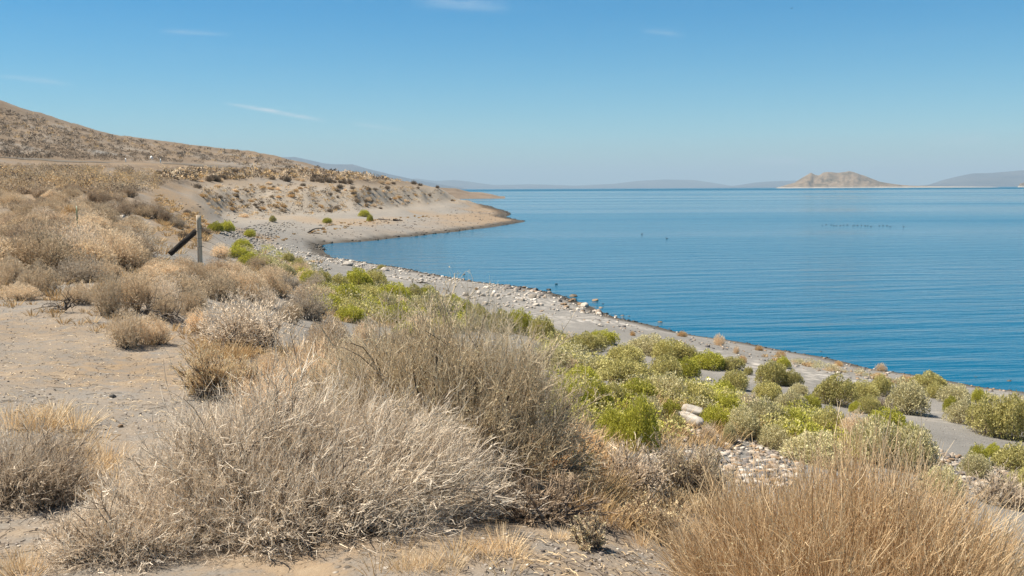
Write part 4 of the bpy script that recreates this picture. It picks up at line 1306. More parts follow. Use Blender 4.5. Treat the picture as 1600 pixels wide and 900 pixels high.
brush_stuff('low_green_growth', [
    ([(860, 570), (1000, 590), (1260, 650), (1400, 700), (1330, 720), (1190, 690), (1000, 690), (880, 660)], 250, dict(green_olive=.45, green_grey=.2, green_bright=.35), (0.28, 0.48), 400),
    ([(480, 440), (600, 450), (760, 500), (740, 520), (600, 505), (500, 490)], 190, dict(green_olive=.35, green_grey=.35, green_bright=.3), (0.35, 0.6), 320),
    ([(350, 385), (420, 385), (500, 425), (480, 445), (400, 425)], 40, dict(green_olive=.4, green_grey=.3, green_bright=.3), (0.4, 0.7), 300),
    ([(840, 540), (960, 575), (900, 600), (860, 580)], 30, dict(green_olive=.5, green_grey=.5), (0.35, 0.6), 500),
    ([(1200, 558), (1400, 590), (1600, 622), (1600, 640), (1440, 605), (1260, 575)], 70, dict(green_grey=.7, straw=.3), (0.15, 0.35), 240)], 72)

# straw and litter between the plants: nobody could count it
rng = np.random.default_rng(81)
LIT = [([(-40, 470), (130, 465), (300, 520), (420, 560), (300, 560), (60, 500)], 60, 0.09), ([(-40, 430), (300, 420), (300, 470), (100, 470), (-40, 470)], 90, 0.18), ([(-40, 300), (200, 300), (300, 400), (270, 425), (-40, 440)], 180, 0.25),
       ([(0, 650), (180, 680), (200, 800), (100, 790), (0, 700)], 45, 0.12), ([(880, 740), (1150, 780), (1200, 840), (1000, 850), (900, 800)], 90, 0.12), ([(420, 560), (560, 540), (700, 520), (640, 560), (430, 640)], 90, 0.2), ([(600, 860), (760, 860), (800, 900), (560, 900)], 12, 0.09),
       ([(400, 372), (470, 365), (520, 350), (640, 338), (720, 335), (560, 352), (450, 378)], 70, 0.16), ([(860, 590), (1250, 660), (1350, 720), (1200, 700), (980, 720), (880, 660)], 170, 0.2), ([(470, 440), (760, 500), (700, 525), (500, 500)], 140, 0.2), ([(380, 390), (500, 410), (480, 440), (380, 430)], 60, 0.25),
       ([(880, 700), (960, 690), (1000, 780), (900, 800)], 60, 0.2), ([(240, 300), (300, 330), (345, 362), (300, 390), (255, 360)], 130, 0.25), ([(1180, 545), (1600, 612), (1600, 630), (1400, 600), (1200, 565)], 30, .10), ([(300, 545), (460, 545), (440, 570), (300, 560)], 40, .15)]
sp = Soup()
for poly, n, h in LIT:
    for px, w in sample_zone(poly, n, rng):
        s0_ = Soup()
        upright_soup(s0_, 26, rng, h * 0.7, h * 0.7, h * rng.uniform(.5, 1.3), r=max(0.0012, w[1] * 0.00028), fan=0.8, k=3, ribbon=True)
        sp.add(np.concatenate(s0_.V) + w, np.concatenate(s0_.Fq), tint=np.concatenate(s0_.T))
tag(link('straw_grass', sp.mesh('straw_grass', M['orange_straw'])), kind='stuff')
tw = []
for px, w in sample_zone([(-40, 480), (290, 520), (420, 580), (330, 640), (160, 690), (-40, 640)], 260, rng) + sample_zone([(740, 830), (1000, 850), (1050, 900), (700, 900)], 120, rng) + sample_zone([(850, 760), (1050, 790), (1150, 850), (950, 860)], 90, rng) + sample_zone([(-20, 790), (130, 800), (60, 900), (-20, 900)], 60, rng):
    a = rng.uniform(0, 6.28)
    d = np.array([math.cos(a), math.sin(a), 0]) * rng.uniform(0.03, 0.11)
    e = w + d
    tw.append([w + (0, 0, .004), (w + e) / 2 + rng.normal(size=3) * .006 + (0, 0, .010), [e[0], e[1], float(ground(e[0], e[1])) + .005]])
V, Q, i = tubes(np.array(tw), np.full((len(tw), 3), 0.0022), rng, 3)
tag(link('fallen_twigs', Soup().add(V, Q, tint=rng.random(len(tw))[i]).mesh('fallen_twigs', M['bark'])), kind='stuff')
# flat broken straw lying on the sand pad
pp, q = [], 0
for px, w in sample_zone([(-40, 480), (290, 520), (420, 580), (330, 640), (160, 690), (-40, 640)], 900, rng) + sample_zone([(780, 830), (1000, 850), (1050, 900), (760, 900)], 160, rng):
    a = rng.uniform(0, 6.28)
    L = rng.uniform(0.02, 0.07)
    d = np.array([math.cos(a), math.sin(a), 0]) * L
    e = w + d
    pp.append([w + (0, 0, .004), (w + e) / 2 + (0, 0, .010), [e[0], e[1], float(ground(e[0], e[1])) + .004]])
V, Q, i = ribbons(np.array(pp), np.full((len(pp), 3), 0.004), rng)
tag(link('straw_litter', Soup().add(V, Q, tint=rng.random(len(pp))[i]).mesh('straw_litter', M['straw'])), kind='stuff')

# ------------------------------------------------------------------ stones
def ico(sub=1):
    t = (1 + 5 ** .5) / 2
    V = nrm(np.array([(-1, t, 0), (1, t, 0), (-1, -t, 0), (1, -t, 0), (0, -1, t), (0, 1, t), (0, -1, -t), (0, 1, -t), (t, 0, -1), (t, 0, 1), (-t, 0, -1), (-t, 0, 1)], float))
    T3 = [(0, 11, 5), (0, 5, 1), (0, 1, 7), (0, 7, 10), (0, 10, 11), (1, 5, 9), (5, 11, 4), (11, 10, 2), (10, 7, 6), (7, 1, 8), (3, 9, 4), (3, 4, 2), (3, 2, 6), (3, 6, 8), (3, 8, 9), (4, 9, 5), (2, 4, 11), (6, 2, 10), (8, 6, 7), (9, 8, 1)]
    for _ in range(sub):
        V = list(map(tuple, V)); cache = {}; out = []

        def mid(a, b):
            k = (min(a, b), max(a, b))
            if k not in cache:
                m = (np.array(V[a]) + V[b]) / 2
                V.append(tuple(m / np.linalg.norm(m)))
                cache[k] = len(V) - 1
            return cache[k]
        for a, b, c in T3:
            ab, bc, ca = mid(a, b), mid(b, c), mid(c, a)
            out += [(a, ab, ca), (b, bc, ab), (c, ca, bc), (ab, bc, ca)]
        T3, V = out, np.array(V)
    return np.array(V), np.array(T3)


def rock_verts(V, rng, facets=9, flat=0.7):
    """a stone: a ball cut by random planes"""
    v = V.copy()
    for _ in range(facets):
        d = nrm(rng.normal(size=3))
        c = rng.uniform(0.55, 0.9)
        h = v @ d
        v = v - np.where(h > c, h - c, 0)[:, None] * d
    v *= np.array([rng.uniform(.8, 1.25), rng.uniform(.7, 1.1), flat * rng.uniform(.7, 1.15)])
    return v


I2, T2 = ico(2)
I1, T1 = ico(1)
I0, T0 = ico(0)
ROCKS = {}
for key in ('stone_white', 'stone_mixed', 'stone_wet'):
    ROCKS[key] = []
    for i in range(6):
        rng = np.random.default_rng(70 + i)
        ROCKS[key].append(Soup().add(rock_verts(I2, rng, 12), T3=T2, tint=np.full(len(I2), rng.random())).mesh('stone', M[key]))


def rock(key, px, py, wpx, label=None, group=None, sink=0.35, Y=None, i=None, name='stone', flat=1.0):
    loc = pt(px, py, z=0.0) if Y == 'lake' else hit(px, py)
    if loc is None:
        return
    s = wpx / F * loc[1] / 2
    g = max(float(ground(loc[0], loc[1])), -0.02 if Y == 'lake' else -9)
    o = link(name, ROCKS[key][RNG.integers(6) if i is None else i], loc=(loc[0], loc[1], g + s * 0.45 * flat - sink * s * 0.5), rz=RNG.uniform(0, 6.28), sc=(s, s, s * flat))
    if label:
        tag(o, label, 'rock', group)
    return o


# two long pale slabs on the bank, side by side among the bushes
def slab(px, py, L, W, H, rz, tilt, label, seed):
    rng = np.random.default_rng(seed)
    V = rock_verts(I2, rng, 4, 1.0)
    V = np.sign(V) * np.abs(V) ** 0.55
    V = V / np.abs(V).max(0) * np.array([L, W, H]) / 2 * (1 + 0.05 * rng.normal(size=(len(V), 1)))
    o = link('stone_slab', Soup().add(V, T3=T2, tint=np.full(len(V), 0.8)).mesh('slab', M['stone_white']), loc=hit(px, py) + np.array([0, 0, H * .55]), rz=rz)
    o.rotation_euler = (0, tilt, rz)
    tag(o, label, 'rock')


slab(1076, 666, 0.40, 0.17, 0.15, -0.5, 0.25, 'long pale stone slab on the bank, the nearer and lower of two', 1)
slab(1082, 655, 0.30, 0.20, 0.17, -0.3, 0.2, 'blocky greyish slab on the bank just behind the long pale one', 2)
# single stones one can point to along the water
for (k, x, y, w, lab, Y) in [
    ('stone_white', 543, 415, 18, 'big white boulder on the stony shore by the bay', None),
    ('stone_white', 833, 466, 15, 'large pale angular boulder on the beach, near the dark rocks at the water', None),
    ('stone_white', 777, 463, 11, 'squarish white stone alone in the middle of the grey beach', None),
    ('stone_white', 727, 463, 14, 'white flat boulder at the upper edge of the grey beach', None),
    ('stone_white', 755, 463, 13, 'white boulder just beside the squarish white stone', None),
    ('stone_wet', 895, 464, 15, 'dark brown boulder at the water\'s edge', None),
    ('stone_mixed', 897, 470, 10, 'rounded tan boulder just below the dark brown one at the water\'s edge', None),
    ('stone_mixed', 930, 470, 14, 'tan boulder standing in the shallow water, biggest off the shore', 'lake'),
    ('stone_mixed', 939, 481, 9, 'small round tan stone in the shallows below the biggest one', 'lake'),
    ('stone_wet', 973, 493, 7, 'dark blocky stone in the shallows beside a pale one', 'lake'),
    ('stone_white', 962, 496, 7, 'pale stone at the edge of the water beside a dark blocky one', None),
    ('stone_wet', 857, 453, 10, 'low dark rock awash off the stony shore', 'lake'),
    ('stone_wet', 869, 444, 6, 'tiny dark rock awash farthest from the shore', 'lake'),
    ('stone_wet', 983, 494, 5, 'small dark stone awash right of the dark blocky one', 'lake'),
    ('stone_wet', 942, 475, 5, 'brown stone awash beside the biggest tan boulder in the shallows', 'lake'),
    ('stone_wet', 1031, 503, 9, 'olive brown rock awash by the shore with green bushes', 'lake'),
    ('stone_wet', 1283, 549, 5, 'lone dark rock off the middle of the gravel shore', 'lake'),
    ('stone_wet', 1525, 589, 6, 'small brown rock awash off the brushy shore', 'lake'),
    ('stone_wet', 1577, 595, 9, 'flat brown rock awash farthest along the brushy shore', 'lake'),
    ('stone_wet', 1361, 567, 5, 'dark rock awash near the tan shore plants', 'lake'),
    ('stone_wet', 725, 429, 6, 'dark rock awash off the grey beach', 'lake'),
    ('stone_white', 1408, 597, 9, 'white stone half hidden behind the shore bushes', None),
    ('stone_white', 1547, 622, 11, 'white stone between olive bushes at the shore path', None),
    ('stone_white', 938, 510, 10, 'white stone on the sand above the waterline rocks', None),
    ('stone_white', 1108, 595, 12, 'pale stone on the grey sand beside the thicket', None),
    ('stone_dark_big', 176, 621, 13, 'dark flat stone on the sand pad', None),
    ('stone_mixed', 188, 667, 11, 'tan stone on the sand pad beside the bleached shrub', None),
]:
    rock('stone_wet' if k == 'stone_dark_big' else k, x, y, w, lab, Y=Y, flat=0.72 if Y else 1.0)

rng = np.random.default_rng(91)


def belt(u0, u1, off0, off1, n, seed):
    """points along the shore between two photo columns, off0..off1 metres inland"""
    r = np.random.default_rng(seed)
    xs = np.array([p[0] for p in shore_px[:23]], float)
    ys = np.array([p[1] for p in shore_px[:23]], float)
    out = []
    for _ in range(n):
        px = r.uniform(u0, u1)
        py = np.interp(px, xs[::-1], ys[::-1])
        p = pt(px, py, z=0)[:2]
        q = p - nv * r.uniform(off0, off1)
        if off1 > 1.5 and fbm(q[:1] * 0.33 + 5, q[1:2] * 0.33, 2)[0] < -0.06 and r.random() < 0.8:
            continue
        out.append((q[0], q[1], float(ground(q[0], q[1]))))
    return out


def scatter_rocks(pts_, key, s0, s1, label, group, sink=0.3):
    for x, y, z in pts_:
        s = rng.uniform(s0, s1) * (1 + 0.5 * rng.random() ** 4)
        o = link('stone', ROCKS[key][rng.integers(6)], loc=(x, y, z + s * 0.2), rz=rng.uniform(0, 6.28), sc=(s, s * rng.uniform(.7, 1), s * rng.uniform(.7, 1.1)))
        tag(o, label, 'rock', group)


scatter_rocks(belt(505, 720, 0.5, 6.0, 95, 1), 'stone_white', 0.07, 0.19, 'pale stone among the many on the stony shore by the bay', 'pale stones on the shore by the bay')
scatter_rocks(belt(660, 960, 0.6, 5.5, 85, 2), 'stone_white', 0.055, 0.16, 'pale stone scattered on the grey beach between bushes and water', 'pale stones on the grey beach')
scatter_rocks(belt(820, 960, 0.1, 1.8, 40, 3), 'stone_mixed', 0.09, 0.20, 'tan stone in the belt of stones along the waterline', 'tan stones along the waterline')


def stone_stuff(name, pts_, key, s0, s1, flat=0.7, r=None, V0=I1, T0_=T1):
    r = r or rng
    sp = Soup()
    base = [rock_verts(V0, r, 7, flat) for _ in range(8)]
    for x, y, z in pts_:
        s = r.uniform(s0, s1) * (1 + 0.8 * r.random() ** 5)
        a = r.uniform(0, 6.28)
        b = base[r.integers(8)]
        c, sn = math.cos(a), math.sin(a)
        v = np.stack([b[:, 0] * c - b[:, 1] * sn, b[:, 0] * sn + b[:, 1] * c, b[:, 2]], 1) * s
        sp.add(v + np.array([x, y, z + s * 0.15]), T3=T0_, tint=np.full(len(v), r.random()))
    o = link(name, sp.mesh(name, M[key]))
    return tag(o, kind='stuff')


stone_stuff('shore_gravel', belt(500, 980, 0.3, 6.5, 1500, 4), 'stone_white', 0.03, 0.10, V0=I0, T0_=T0)
stone_stuff('shore_gravel', belt(950, 1620, 0.2, 4.5, 700, 5), 'stone_mixed', 0.02, 0.06, V0=I0, T0_=T0)
stone_stuff('waterline_rocks', belt(505, 1000, -0.6, 0.5, 420, 6), 'stone_wet', 0.02, 0.10, 0.42, V0=I0, T0_=T0)
stone_stuff('waterline_rocks', belt(1000, 1620, -0.7, 0.3, 230, 7), 'stone_wet', 0.012, 0.06, 0.42, V0=I0, T0_=T0)
# lines of debris left along the bay's far beach by earlier water levels
nrm_s = np.gradient(shore, axis=0)
nrm_s = nrm(np.stack([-nrm_s[:, 1], nrm_s[:, 0]], 1))
mid_s = (shore[:, 1] > 88) & (shore[:, 1] < 330)
ids = np.nonzero(mid_s)[0]
rs = np.random.default_rng(17)
for off, n_, key_, s0_r, s1_r in ((0.3, 700, 'stone_wet', 0.06, 0.16), (2.6, 260, 'stone_dark', 0.04, 0.11), (6.0, 420, 'stone_dark', 0.04, 0.13), (10.5, 360, 'stone_mixed', 0.05, 0.15)):
    pl = []
    for q in range(n_):
        i_ = rs.choice(ids)
        side = nrm_s[i_] * (off + rs.normal() * (0.25 + off * 0.08)) + rs.normal(size=2) * (1.2 if off > 1 else 0.3)
        for sg_ in (1, -1):
            c_ = shore[i_] + side * sg_
            if shore_at(c_[0], c_[1]) > (0.4 if off > 1 else -0.3) and shore_at(c_[0], c_[1]) < off * 1.8 + 1:
                pl.append((c_[0], c_[1], float(ground(c_[0], c_[1]))))
                break
    stone_stuff('strand_debris', pl, key_, s0_r, s1_r, 0.5, V0=I0, T0_=T0)
# stones at the head of the bay and on the bluff's foot
hp = [(w[0], w[1], w[2]) for px, w in sample_zone([(345, 362), (420, 348), (470, 345), (430, 372), (400, 385), (350, 376)], 330, rng)]
stone_stuff('bay_stones', hp, 'stone_white', 0.05, 0.14, V0=I0, T0_=T0)
hp = [(w[0], w[1], w[2]) for px, w in sample_zone([(395, 385), (500, 405), (520, 420), (480, 435), (400, 410)], 420, rng)]
stone_stuff('bay_stones', hp, 'stone_white', 0.035, 0.11, V0=I0, T0_=T0)
hp = [(w[0], w[1], w[2]) for px, w in sample_zone([(300, 288), (420, 285), (640, 293), (640, 325), (480, 340), (350, 345)], 420, rng)]
stone_stuff('bluff_stones', hp, 'stone_white', 0.04, 0.13, V0=I0, T0_=T0)
hp = [(w[0], w[1], w[2]) for px, w in sample_zone([(168, 315), (190, 312), (215, 335), (195, 345)], 60, rng)]
stone_stuff('slope_stones', hp, 'stone_white', 0.06, 0.16, V0=I0, T0_=T0)
# the cobble bank: the larger cobbles one by one, the rest as the bank they form
CB = [[(1025, 672), (1080, 668), (1140, 688), (1210, 695), (1260, 720), (1250, 760), (1180, 770), (1130, 745), (1050, 700)], [(1430, 690), (1480, 705), (1560, 735), (1600, 745), (1600, 775), (1500, 770), (1440, 735)]]
for j, poly in enumerate(CB):
    cob = sample_zone(poly, 900 if j == 0 else 520, rng)
    stone_stuff('cobbles', [w for _, w in cob[60:]], 'stone_mixed', 0.014, 0.042, 0.6)
    lab = ('cobble lying loose on the cobble bank behind the upright sagebrush', 'cobbles behind the upright sagebrush') if j == 0 else ('cobble on the cobble bank beside the open grey sand', 'cobbles beside the open grey sand')
    for _, w in cob[:60]:
        s = rng.uniform(0.036, 0.065)
        o = link('cobble', ROCKS['stone_mixed'][rng.integers(6)], loc=(w[0], w[1], w[2] + s * .25), rz=rng.uniform(0, 6.28), sc=(s, s * rng.uniform(.6, .9), s * rng.uniform(.5, .9)))
        tag(o, lab[0], 'rock', lab[1])
# pebbles on the sand
PEB = [([(-40, 475), (130, 480), (300, 530), (430, 565), (330, 640), (160, 690), (-40, 640)], 560), ([(780, 830), (1000, 860), (1050, 900), (740, 900)], 160), ([(-20, 790), (130, 800), (60, 900), (-20, 900)], 120), ([(1400, 640), (1600, 690), (1600, 720), (1450, 690)], 160)]
pb = []
for poly, n in PEB:
    pb += [w for _, w in sample_zone(poly, n, rng)]
pb = [pb[i] for i in rng.permutation(len(pb))]
stone_stuff('pebbles', pb[:len(pb) * 6 // 10], 'stone_dark', 0.004, 0.010, 0.7)
stone_stuff('pebbles', pb[len(pb) * 6 // 10:], 'stone_white', 0.003, 0.008, 0.7)

# dry tumbleweeds and small plants at the water's edge
for (x, y, w, h, k, lab) in [(1219, 559, 23, 13, 'straw', 'round orange tumbleweed at the shore, biggest of them'), (1186, 548, 17, 10, 'straw', 'orange tumbleweed at the shore next to a bigger one'), (1161, 567, 18, 14, 'straw', 'faded orange tumbleweed on the sand, nearest the bushes'),
                             (1123, 540, 22, 17, 'tan', 'pale green-tan tuft at the waterline'), (1066, 526, 19, 11, 'straw', 'orange-green tuft at the waterline by the rocks'), (988, 525, 11, 9, 'straw', 'tiny rusty tuft on the beach'), (1150, 553, 12, 12, 'tan', 'small pale tuft on the beach right of the waterline tuft'), (744, 453, 8, 5, 'straw', 'tiny orange tuft alone on the grey beach'),
                             (1377, 580, 22, 12, 'tan', 'pale dry plant at the brushy shore'), (1415, 597, 24, 14, 'straw', 'rusty dry plant among the shore bushes'), (1372, 592, 26, 12, 'straw', 'orange dry plant on the sand near the shore'), (1100, 345 + 200, 1, 1, 'straw', None), (1310, 572, 18, 10, 'straw', 'small orange plant on the pale gravel shore'),
                             (110, 352, 40, 36, 'straw', 'spiky orange bunchgrass on the brushy slope')]:
    if lab is None:
        continue
    p = spot(x, y)
    s = w / F * p[1]
    o = link('tumbleweed' if 'tumble' in lab else 'dry_tuft', FAR[k][RNG.integers(3)], loc=p, rz=RNG.uniform(0, 6), sc=(s / 1.1, s / 1.1, h / F * p[1] / 0.42))
    tag(o, lab, 'plant')

# ------------------------------------------------------------------ small built things
pm, nt, b = mat('weathered_wood')
tc = nd(nt, 'ShaderNodeTexCoord')
mpn = nd(nt, 'ShaderNodeMapping')
mpn.inputs['Scale'].default_value = (18, 18, 1.2)
nt.links.new(tc.outputs['Object'], mpn.inputs[0])
n1 = noise(nt, mpn.outputs[0], 2.0, 6, 0.65)
nt.links.new(ramp(nt, n1, [(0.28, (0.16, 0.115, 0.075)), (0.42, (0.42, 0.325, 0.22)), (0.62, (0.66, 0.55, 0.41))]), b.inputs['Base Color'])
b.inputs['Roughness'].default_value = 0.85
bp = nd(nt, 'ShaderNodeBump')
bp.inputs['Distance'].default_value = 0.01
nt.links.new(n1, bp.inputs['Height'])
nt.links.new(bp.outputs[0], b.inputs['Normal'])
dm, nt, b = mat('tarred_wood')
tc = nd(nt, 'ShaderNodeTexCoord')
n1 = noise(nt, tc.outputs['Object'], 14.0, 5, 0.6)
nt.links.new(ramp(nt, n1, [(0.3, (0.020, 0.014, 0.010)), (0.7, (0.05, 0.036, 0.026))]), b.inputs['Base Color'])
b.inputs['Roughness'].default_value = 0.9
wim, nt, b = mat('rusty_wire')
b.inputs['Base Color'].default_value = (0.10, 0.075, 0.055, 1)
b.inputs['Roughness'].default_value = 0.6
grm, nt, b = mat('green_painted_steel')
b.inputs['Base Color'].default_value = (0.12, 0.16, 0.07, 1)
wpm, nt, b = mat('white_paint')
b.inputs['Base Color'].default_value = (0.75, 0.73, 0.68, 1)
b.inputs['Roughness'].default_value = 0.6
asm, nt, b = mat('road_asphalt')
geo = nd(nt, 'ShaderNodeNewGeometry')
nt.links.new(ramp(nt, noise(nt, geo.outputs['Position'], 0.6, 4), [(0.3, (0.12, 0.103, 0.082)), (0.7, (0.155, 0.132, 0.105))]), b.inputs['Base Color'])


def beam(a, c, w, d, m, name, parent=None, rough=0.0, seed=1, n=10, chamfer=0.18, tw=0.0):
    """a squared timber from a to c with chamfered, slightly worn edges"""
    rng_ = np.random.default_rng(seed)
    a, c = np.array(a, float), np.array(c, float)
    ax = nrm(c - a)
    s = nrm(np.cross(ax, np.array([0.2, 1, 0.1])))
    if abs(ax[2]) > 0.99:
        s = np.array([math.cos(tw), math.sin(tw), 0])
    t = np.cross(ax, s)
    f = 1 - 2 * chamfer
    sec = np.array([(-1, -f), (-f, -1), (f, -1), (1, -f), (1, f), (f, 1), (-f, 1), (-1, f)]) * np.array([w, d]) / 2
    V = []
    for i in range(n + 1):
        p = a + (c - a) * i / n
        q = sec * (1 + rough * rng_.normal(size=(8, 1)))
        if i == n:
            q = q * 0.96
        V.append(p + q[:, :1] * s + q[:, 1:] * t)
    V = np.array(V)
    idx = np.arange(V.shape[0] * 8).reshape(-1, 8)
    Q = np.stack([idx[:-1], np.roll(idx[:-1], -1, 1), np.roll(idx[1:], -1, 1), idx[1:]], -1).reshape(-1, 4)
    caps = []
    for e, fl in ((idx[0], True), (idx[-1], False)):
        for j in range(1, 7):
            caps.append((e[0], e[j + 1], e[j]) if fl else (e[0], e[j], e[j + 1]))
    return link(name, Soup().add(V.reshape(-1, 3), Q, caps).mesh(name, m), parent)


pb_ = spot(313, 416, Y=27.0)
fp = link('fence_post', None, loc=pb_)
tag(fp, 'weathered squared wooden fence post with a dark leaning brace and slack wires', 'fence post')
H = 78 / F * 27.0 + 0.0
beam((0, 0, -0.2), (0, 0, H), 0.125, 0.120, pm, 'post', fp, 0.02, 3, tw=0.35)
bz0, bz1 = (-0.80, -0.05, (416 - 398) / F * 27), (-0.08, 0.02, (416 - 362) / F * 27)
beam(bz0, bz1, 0.135, 0.11, dm, 'brace', fp, 0.05, 5, 14, 0.10)
for zf in (0.38, 0.55, 0.74):
    z = H * zf
    tpost = spot(122, 372, Y=30.0) - pb_
    t = np.linspace(0, 1, 14)[:, None]
    path = np.array([-0.08, -0.02, z]) * (1 - t) + (tpost + np.array([0, 0, 0.3 + 0.8 * zf])) * t + np.array([0, 0, -0.10]) * (4 * t * (1 - t))
    V, Q, i = tubes(path[None], np.full((1, 14), 0.0028), np.random.default_rng(3), 4)
    link('wire', Soup().add(V, Q).mesh('wire', wim), fp)
    sl = np.array([(0.08, 0, z), (0.45, 0.05, z - 0.25 * zf - 0.1), (1.1, 0.1, z - 0.75 * zf - 0.2), (1.7, 0.2, -0.02)])
    V, Q, i = tubes(bez(sl[:1], sl[1:2] * .5 + sl[2:3] * .5, sl[3:4], 12), np.full((1, 12), 0.003), np.random.default_rng(4), 4)
    link('wire', Soup().add(V, Q).mesh('wire', wim), fp)
    th = np.linspace(0, 2 * PI, 17)
    path = np.stack([np.cos(th) * 0.103, np.sin(th) * 0.099, np.full(17, z) + 0.008 * np.sin(th)], 1)
    V, Q, i = tubes(path[None], np.full((1, 17), 0.006), np.random.default_rng(4), 4)
    link('wire_wrap', Soup().add(V, Q).mesh('wire_wrap', wim), fp)
tp = link('steel_post', None, loc=spot(122, 372, Y=30.0))
tag(tp, 'thin green steel fence post standing in the brush left of the wooden one', 'fence post')
beam((0, 0, -0.1), (0, 0, 0.98), 0.035, 0.012, grm, 'flange', tp, 0, 1, 4)
beam((0, 0.017, -0.1), (0, 0.017, 0.97), 0.008, 0.03, grm, 'stud_rib', tp, 0, 1, 4)
# road along the hill, its two white markers and the white stone marker
rp = [pt(x, y, Y=Y) for x, y, Y in [(-200, 246, 296), (-60, 247, 299), (0, 248, 300), (60, 248, 305), (120, 250, 310), (180, 252, 318), (251, 254.5, 330), (320, 259, 345), (420, 262, 430)]]
rp = np.array(rp)
tt = np.linspace(0, len(rp) - 1, 90)
rx_ = np.interp(tt, range(len(rp)), rp[:, 0])
ry_ = np.interp(tt, range(len(rp)), rp[:, 1])
tn = nrm(np.gradient(np.stack([rx_, ry_], 1), axis=0))
sd_ = np.stack([-tn[:, 1], tn[:, 0]], 1)
VR = []
for w in np.linspace(-4, 4, 8):
    x, y = rx_ + sd_[:, 0] * w, ry_ + sd_[:, 1] * w
    VR.append(np.stack([x, y, ground(x, y) + 0.12], 1))
VR = np.stack(VR, 1)
idx = np.arange(VR.shape[0] * 8).reshape(-1, 8)
Q = np.stack([idx[:-1, :-1], idx[:-1, 1:], idx[1:, 1:], idx[1:, :-1]], -1).reshape(-1, 4)
asm.node_tree.nodes['Principled BSDF'].inputs['Roughness'].default_value = 0.97
asm.node_tree.nodes['Principled BSDF'].inputs['Specular IOR Level'].default_value = 0.05
tag(link('road', Soup().add(VR, Q).mesh('road', asm)), kind='structure')
for x, y, lab in [(196.5, 254, 'slim white roadside marker on the hillside, left of the pointed white one'), (251, 255, 'slim white roadside marker on the hillside, right of the pointed white one')]:
    p = hit(x, y)
    o = link('road_marker', None, loc=p)
    tag(o, lab, 'road marker')
    beam((0, 0, -0.1), (0, 0, 1.45), 0.34, 0.12, wpm, 'post', o, 0, 1, 3)
    beam((0, 0, 1.45), (0, 0, 1.62), 0.30, 0.10, asm, 'cap', o, 0, 1, 2)
p = hit(236.6, 249)
o = link('stone_marker', None, loc=p)
tag(o, 'small white pointed monument beside the hillside road', 'monument')
beam((0, 0, -0.1), (0, 0, 0.25), 1.7, 1.2, wpm, 'plinth', o, 0, 1, 2)
Vp = [(-.55, -.3, .25), (.55, -.3, .25), (.55, .3, .25), (-.55, .3, .25), (-.5, -.26, 1.0), (.5, -.26, 1.0), (.5, .26, 1.0), (-.5, .26, 1.0), (0, -.22, 1.5), (0, .22, 1.5)]
Qp = [(0, 1, 5, 4), (1, 2, 6, 5), (2, 3, 7, 6), (3, 0, 4, 7), (5, 6, 9, 8), (7, 4, 8, 9)]
link('body', Soup().add(Vp, Qp, [(4, 5, 8), (6, 7, 9)]).mesh('body', wpm), o)

# dead branches lying on the sand pad's edge
def dead_branch(loc, segs, r, label, seed):
    rng_ = np.random.default_rng(seed)
    s = Soup()
    for (a, c, n) in segs:
        a, c = np.array(a), np.array(c)
        for j in range(n):
            e = c + rng_.normal(size=3) * 0.10 * np.linalg.norm(c - a)
            e[2] = max(e[2], 0.01)
            m = (a + e) / 2 + rng_.normal(size=3) * 0.12 * np.linalg.norm(c - a) + np.array([0, 0, 0.08])
            P = bez(a[None], m[None], e[None], 8)
            P[:, 1:-1] += rng_.normal(size=(1, 6, 3)) * 0.012
            V, Q, i = tubes(P, np.linspace(1, 0.3, 8)[None] * r * rng_.uniform(.5, 1.2), rng_, 6)
            s.add(V, Q, tint=np.full(len(V), rng_.random()))
            for t in range(4):
                o_ = P[0, rng_.integers(2, 7)]
                e2 = o_ + rng_.normal(size=3) * 0.12 + np.array([0, 0, .05])
                V, Q, i = tubes(bez(o_[None], ((o_ + e2) / 2 + rng_.normal(size=3) * .03)[None], e2[None], 4), np.linspace(1, .3, 4)[None] * r * .3, rng_, 4)
                s.add(V, Q, tint=np.full(len(V), rng_.random()))
    tag(link('dead_branch', s.mesh('dead_branch', M['deadwood']), loc=loc), label, 'branch')


dead_branch(spot(90, 489), [((0.1, 0, 0.05), (-0.28, 0.05, 0.06), 4), ((0.1, 0, 0.04), (0.14, 0.05, 0.18), 4), ((0.1, 0, .04), (0.3, .1, .1), 2)], 0.011, 'black twisted dead branch in the straw at the far left of the sand pad', 5)
dead_branch(spot(255, 505), [((-0.3, 0.2, 0.12), (0.28, -0.18, 0.03), 5), ((-0.3, 0.2, 0.12), (-0.05, 0.25, 0.3), 3), ((0.0, 0.05, .1), (0.3, -.28, .02), 3)], 0.014, 'dark dead branch trailing down onto the sand beside the straw-coloured shrubs', 6)
dead_branch(spot(608, 345), [((-1.6, 0.8, 0.25), (1.0, -0.3, 0.1), 2), ((0.6, -.2, 0.1), (1.9, 0.1, .1), 2)], 0.16, 'dark driftwood log on the beach under the bluff', 7)
dead_branch(spot(493, 365), [((-.8, -0.3, 0.1), (0.9, 0.5, 0.15), 2)], 0.10, 'thin dark driftwood on the sand near the head of the bay', 8)
dead_branch(spot(660, 443), [((-.3, 0, 0.03), (0.35, 0.05, 0.06), 2)], 0.035, 'dark driftwood stick among the white stones of the shore', 9)

# ------------------------------------------------------------------ birds
bm_, nt, b = mat('dark_plumage')
b.inputs['Base Color'].default_value = (0.045, 0.04, 0.04, 1)
b.inputs['Roughness'].default_value = 0.7


